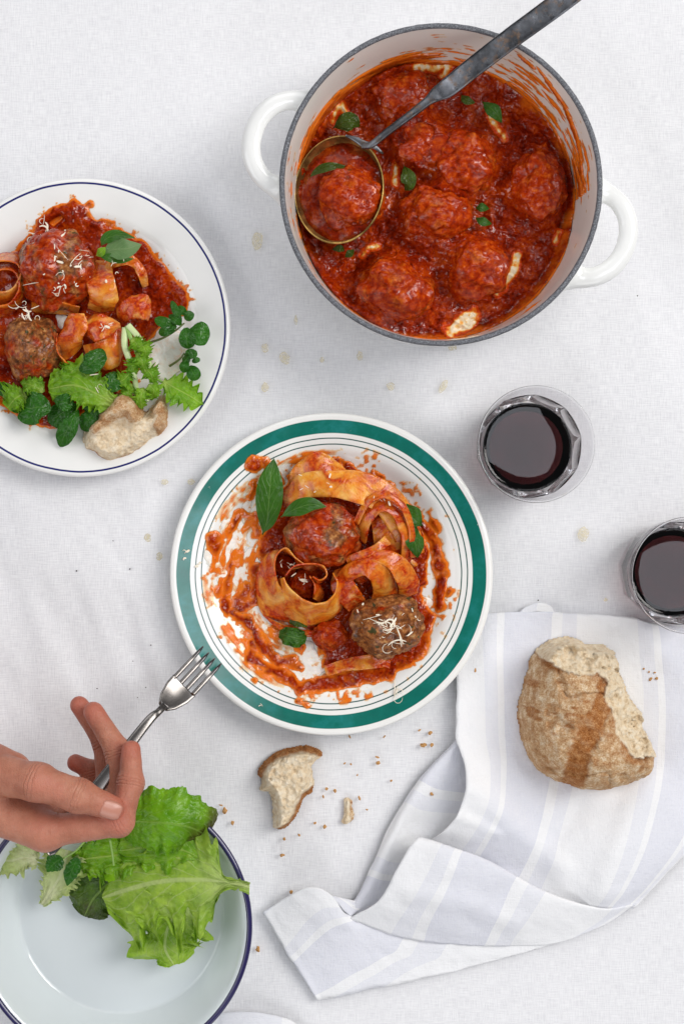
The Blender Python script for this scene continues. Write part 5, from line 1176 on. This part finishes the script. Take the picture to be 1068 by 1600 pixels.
# ================================================================== wine tumblers
def tumbler(px, py, label, label_w, rot):
    ZR = 0.090; C = P(px, py, ZR); C[2] = 0; k = LEN(92, ZR) / 0.0475
    R = lambda r: r * k
    nth = 200; nf = 10
    th = np.linspace(0, 2 * math.pi, nth, endpoint=False)
    outer = [(0.0, .0012, 0), (.022, .0012, 0), (.033, .0004, 0), (.0375, .0012, .6), (.0415, .005, 1), (.0422, .014, 1), (.0426, .026, 1), (.0429, .038, 1), (.0432, .047, .85), (.0433, .051, .35), (.0438, .055, 0), (.0450, .066, 0), (.0464, .080, 0), (.0473, .0885, 0), (.0474, .0897, 0), (.0470, .0904, 0)]
    inner = [(.0464, .0900, 0), (.0458, .0880, 0), (.0444, .078, 0), (.0424, .064, 0), (.0408, .053, 0), (.0386, .042, 0), (.0367, .032, 0), (.0350, .023, 0), (.0320, .0150, 0), (.026, .0112, 0), (.012, .0102, 0), (0, .0100, 0)]
    prof = outer + inner
    ap = math.pi / nf; loc = (th % (2 * ap)) - ap; poly = math.cos(ap) / np.cos(loc)
    V = np.zeros((nth, len(prof), 3))
    for j, (r, z, fct) in enumerate(prof):
        rr = R(r) * (1 - fct + fct * (poly * 1.012))
        V[:, j, 0] = rr * np.cos(th + rot); V[:, j, 1] = rr * np.sin(th + rot); V[:, j, 2] = z
    V = V.reshape(-1, 3) + C
    F = grid_faces(nth, len(prof), closed_n=True)
    o = mesh('wine_tumbler', V, F, MT['glass'], loc=C)
    sm = np.ones(len(F), bool); jj = np.tile(np.arange(len(prof) - 1), nth); sm[(jj >= 3) & (jj <= 7)] = False
    o.data.polygons.foreach_set('use_smooth', sm.tolist())
    o.data.materials.append(MT['lipglass']); mi = np.zeros(len(F), int); mi[(jj >= 13) & (jj <= 16)] = 1; mi[(jj >= 3) & (jj <= 8)] = 1
    o.data.polygons.foreach_set('material_index', mi.tolist())
    tag(o, label, 'glass', 'wine tumblers')
    ip = np.array([(r, z) for r, z, _ in inner[::-1]])
    zw = 0.034; wp = [(R(np.interp(z, ip[:, 1], ip[:, 0])) + 0.0004, z - 0.0003) for z in np.linspace(0.0104, zw, 9)]
    rw_ = wp[-1][0]
    wp = [(0, 0.0096)] + wp + [(rw_ - 0.0002, zw + 0.0009), (rw_ - 0.0012, zw + 0.0001), (rw_ - 0.003, zw - 0.0004), (rw_ * .5, zw - 0.0005), (0, zw - 0.0005)]
    v, f = lathe(wp, C, 120)
    tag(mesh('red_wine', v, f, MT['wine'], loc=C), label_w, 'wine')
tumbler(837, 694, 'clear faceted glass tumbler above and left of the other glass', 'red wine in the tumbler near the centre right of the table', 0.2)
tumbler(1077, 899, 'clear faceted glass tumbler cut off by the right edge', 'red wine in the tumbler cut off by the right edge', 0.5)

# ================================================================== ladle
lad = empty('ladle', P(529, 296, .014), 'old forged ladle with brass bowl and long dark iron handle', 'ladle')
def ladle():
    zr = 0.047; C = P(529, 296, zr); R = LEN(84, zr)
    ax, ay = math.radians(0), math.radians(0)
    # bowl: shallow spherical cap, rim ellipse tilted about the image's vertical axis
    n = 96; prof = []
    D = 0.033; Rs = (R * R + D * D) / (2 * D)
    for a in np.linspace(1, 0.02, 16):
        r = R * a; prof.append((r, Rs - D - math.sqrt(Rs * Rs - r * r)))
    inner = [(r, z) for r, z in prof]; outer = [(r * 1.0 + 0.0011 * r / R, z - 0.0011) for r, z in prof[::-1]]
    rimp = [(R + 0.0008, 0.0), (R + 0.0004, 0.0007), (R - 0.0004, 0.0006)]
    v, f = lathe(outer + rimp + inner, (0, 0, 0), n)
    v[:, 0] *= 0.84
    Rm = np.array(Matrix.Rotation(math.radians(-14), 3, 'Y') @ Matrix.Rotation(math.radians(-3), 3, 'X'))
    v = v @ Rm.T + C
    mesh('bowl', v, f, MT['brass'], lad)
    hp = [(566, 228, .052), (580, 226, .056), (605, 206, .062), (640, 180, .071), (668, 158, .079), (682, 147, .083), (700, 136, .087), (740, 104, .098), (800, 58, .114), (860, 14, .130), (920, -32, .146)]
    wd = [9, 11, 12, 13, 15, 24, 31, 32, 33, 34, 35]; tk = [.0030, .0045, .0050, .0050, .0045, .0036, .0030, .0030, .0030, .0030, .0030]
    c = crom([P(*q) for q in hp], 90); k = np.linspace(0, len(hp) - 1, 90); w_ = np.interp(k, range(len(hp)), wd); t_ = np.interp(k, range(len(hp)), tk)
    v, f = loft(c, LEN(w_, .09), t_, round_=0.28)
    v[:, 2] += 0.0003 * fbm(v[:, 0] * 200, v[:, 1] * 200, 0, 3, 4)
    mesh('handle', v, f, MT['iron'], lad)
    bp = crom([P(598, 226 + 14, .0485), P(583, 228, .0515), P(570, 226, .053), P(556, 218, .0515), P(540, 212, .0485)], 14)
    v, f = loft(bp, LEN(np.array([3, 5, 7, 9, 10, 11, 12, 12, 11, 10, 9, 7, 5, 3]), .05), 0.0022); mesh('bracket', v, f, MT['iron'], lad)
    # sauce inside
    th = np.linspace(0, 2 * math.pi, 90, endpoint=False); rr = np.linspace(0, 1, 34)
    TH, RR = np.meshgrid(th, rr, indexing='ij')
    X = np.cos(TH) * RR * R * .965 * .84; Y = np.sin(TH) * RR * R * .965
    Z = -0.0052 + 0.0028 * fbm(X * 110, Y * 110, 0, 4, 301) + 0.004 * np.exp(-((X - .006)**2 + (Y + .006)**2) / .0006) - 0.003 * RR**6
    Q = np.stack([X, Y, Z], -1).reshape(-1, 3) @ Rm.T + C
    o = mesh('tomato_sauce', Q, grid_faces(90, 34, closed_n=True)[:, ::-1], MT['potsauce'], attrs={'thick': np.full(len(Q), .01)})
    tag(o, 'tomato sauce held in the bowl of the ladle', 'sauce')
ladle()

# ================================================================== fork
fork = empty('fork', P(200, 1180, .08), 'steel dinner fork held in the hand, tines over the green banded plate', 'fork')
def build_fork():
    a = np.array(P(96, 1302, .128)); b = np.array(P(226, 1134, .092)); hd = np.array(P(268, 1092, .070)); tp = np.array(P(328, 1028, .046))
    c = crom([P(70, 1330, .132), a, P(150, 1234, .114), b, P(248, 1112, .083), P(258, 1101, .077)], 60)
    k = np.linspace(0, 1, 60); wd = np.interp(k, [0, .05, .2, .55, .8, .92, 1], [.011, .015, .0145, .0085, .0058, .006, .010]); tk = np.interp(k, [0, .5, .8, 1], [.0022, .0026, .0036, .0026])
    v, f = loft(c, wd, tk, round_=.4); mesh('handle', v, f, MT['steel'], fork)
    d = tp - hd; d /= np.linalg.norm(d); W = np.cross([0, 0, 1.0], d); W /= np.linalg.norm(W); U = np.cross(d, W)
    hc = crom([P(254, 1105, .0785), P(262, 1097, .0735), P(272, 1087, .0680), P(282, 1077, .0635), P(287, 1072, .0615)], 20)
    v, f = loft(hc, np.interp(np.linspace(0, 1, 20), [0, .25, .6, 1], [.009, .018, .0245, .0255]), .0022, round_=.3)
    q = (v - hd) @ W; v += np.outer(-(q**2) * 14, -U) ; mesh('head', v, f, MT['steel'], fork)
    for j in range(4):
        off = (j - 1.5) * 0.0069
        pts = np.array([P(285, 1074, .0622), P(298, 1060, .0560), P(312, 1045, .0500), P(324, 1032, .0475), P(331, 1024, .0475)]) + W * off + U * (off**2) * 14
        v, f = loft(crom(pts, 24), np.interp(np.linspace(0, 1, 24), [0, .7, 1], [.0040, .0032, .0012]), np.interp(np.linspace(0, 1, 24), [0, 1], [.0022, .0014]), round_=.4)
        mesh('tine', v, f, MT['steel'], fork)
build_fork()

# ================================================================== hand
def build_hand():
    fingers = HAND_JOINTS
    J = {k: ([P(*q) for q in a], r) for k, (a, r) in fingers.items()}
    lo = np.array([-0.42, -0.33, 0.03]); hi = np.array([-0.145, -0.13, 0.185]); h = 0.0015
    ax = [np.arange(lo[i], hi[i], h) for i in range(3)]
    X = np.stack(np.meshgrid(*ax, indexing='ij'), -1).astype(np.float32)
    wr = P(-120, 1222, .118); fa = P(-330, 1215, .120)
    D = rcone(X, wr, fa, .0300, .0340)
    palm = None
    for nm, r0 in (('index', .0150), ('middle', .0150), ('ring', .0145), ('little', .0135)):
        q = rcone(X, wr + (np.array(J[nm][0][0]) - wr) * 0.15, J[nm][0][0], .0185, r0); palm = q if palm is None else smin(palm, q, .010)
    D = smin(D, palm, .018)
    D = smin(D, rcone(X, P(-110, 1190, .122), J['thumb'][0][0], .0230, .0220), .014)         # ball of the thumb
    D = smin(D, rcone(X, P(-60, 1190, .118), P(20, 1205, .120), .0215, .0150), .012)
    D = smin(D, rcone(X, P(10, 1260, .122), P(50, 1270, .118), .0150, .0130), .012)           # web between thumb and index
    for nm, (jp, rr) in J.items():
        fd = None
        for a, b, r1, r2 in zip(jp[:-1], jp[1:], rr[:-1], rr[1:]):
            q = rcone(X, a, b, r1, r2); fd = q if fd is None else smin(fd, q, .004)
        for p, r in zip(jp[1:-1], rr[1:-1]):                                               # knuckle swelling
            fd = smin(fd, np.linalg.norm(X - p, axis=-1) - r * 1.04, .004)
        near = np.linalg.norm(X - jp[0], axis=-1)
        kk = 0.0022 + 0.011 * np.clip(1 - near / 0.030, 0, 1)
        D = smin(D, fd, kk)
    D = D + 0.0005 * fbm(X[..., 0] * 90, X[..., 1] * 90, X[..., 2] * 90, 2, 5)
    V, F = surface_nets(D, lo, h)
    fl = np.zeros(len(V))
    for nm, (jp, rr) in J.items():
        fl = np.maximum(fl, np.exp(-np.sum((V - jp[-1])**2, 1) / .012**2) * .8)
        for p in jp[1:-1]: fl = np.maximum(fl, np.exp(-np.sum((V - p)**2, 1) / .010**2) * .4)
    o = mesh('person', V, F, MT['skin'], attrs={'flush': fl}, loc=HAND_ORIGIN)
    md = o.modifiers.new('smooth', 'SMOOTH'); md.iterations = 5; md.factor = .5
    tag(o, 'bare right hand and wrist reaching in from the left holding a fork', 'hand')
    # nails
    def nail(p0, p1, up, rad, wid, ln):
        p0 = np.array(p0); p1 = np.array(p1); d = (p1 - p0) / np.linalg.norm(p1 - p0); up = np.array(up, float); up -= d * (up @ d); up /= np.linalg.norm(up); s = np.cross(d, up)
        u, w_ = np.meshgrid(np.linspace(-1, 1, 15), np.linspace(-1, 1, 13), indexing='ij')
        sc_ = np.sqrt(np.clip(1 - 0.55 * np.clip(u, 0, 1)**3 - 0.5 * np.clip(-u, 0, 1)**3, 0, 1))
        al = u * ln; ac = w_ * wid * sc_
        hgt = np.sqrt(np.maximum(rad**2 - ac**2, 0)) - 0.0016 * (u > 0) * u**2 + .0002
        Q = p1 - d * 0.0015 + al[..., None] * d + ac[..., None] * s + hgt[..., None] * up
        m_ = mesh('nail', Q.reshape(-1, 3), grid_faces(15, 13), MT['nail'], o)
        md = m_.modifiers.new('thickness', 'SOLIDIFY'); md.thickness = 0.0006
    t = J['thumb'][0]; nail(t[2], t[3] , (0.15, -0.1, 1), .0096, .0068, .0075)
build_hand()

for o_ in bpy.data.objects:
    if "_o" in o_: del o_["_o"]
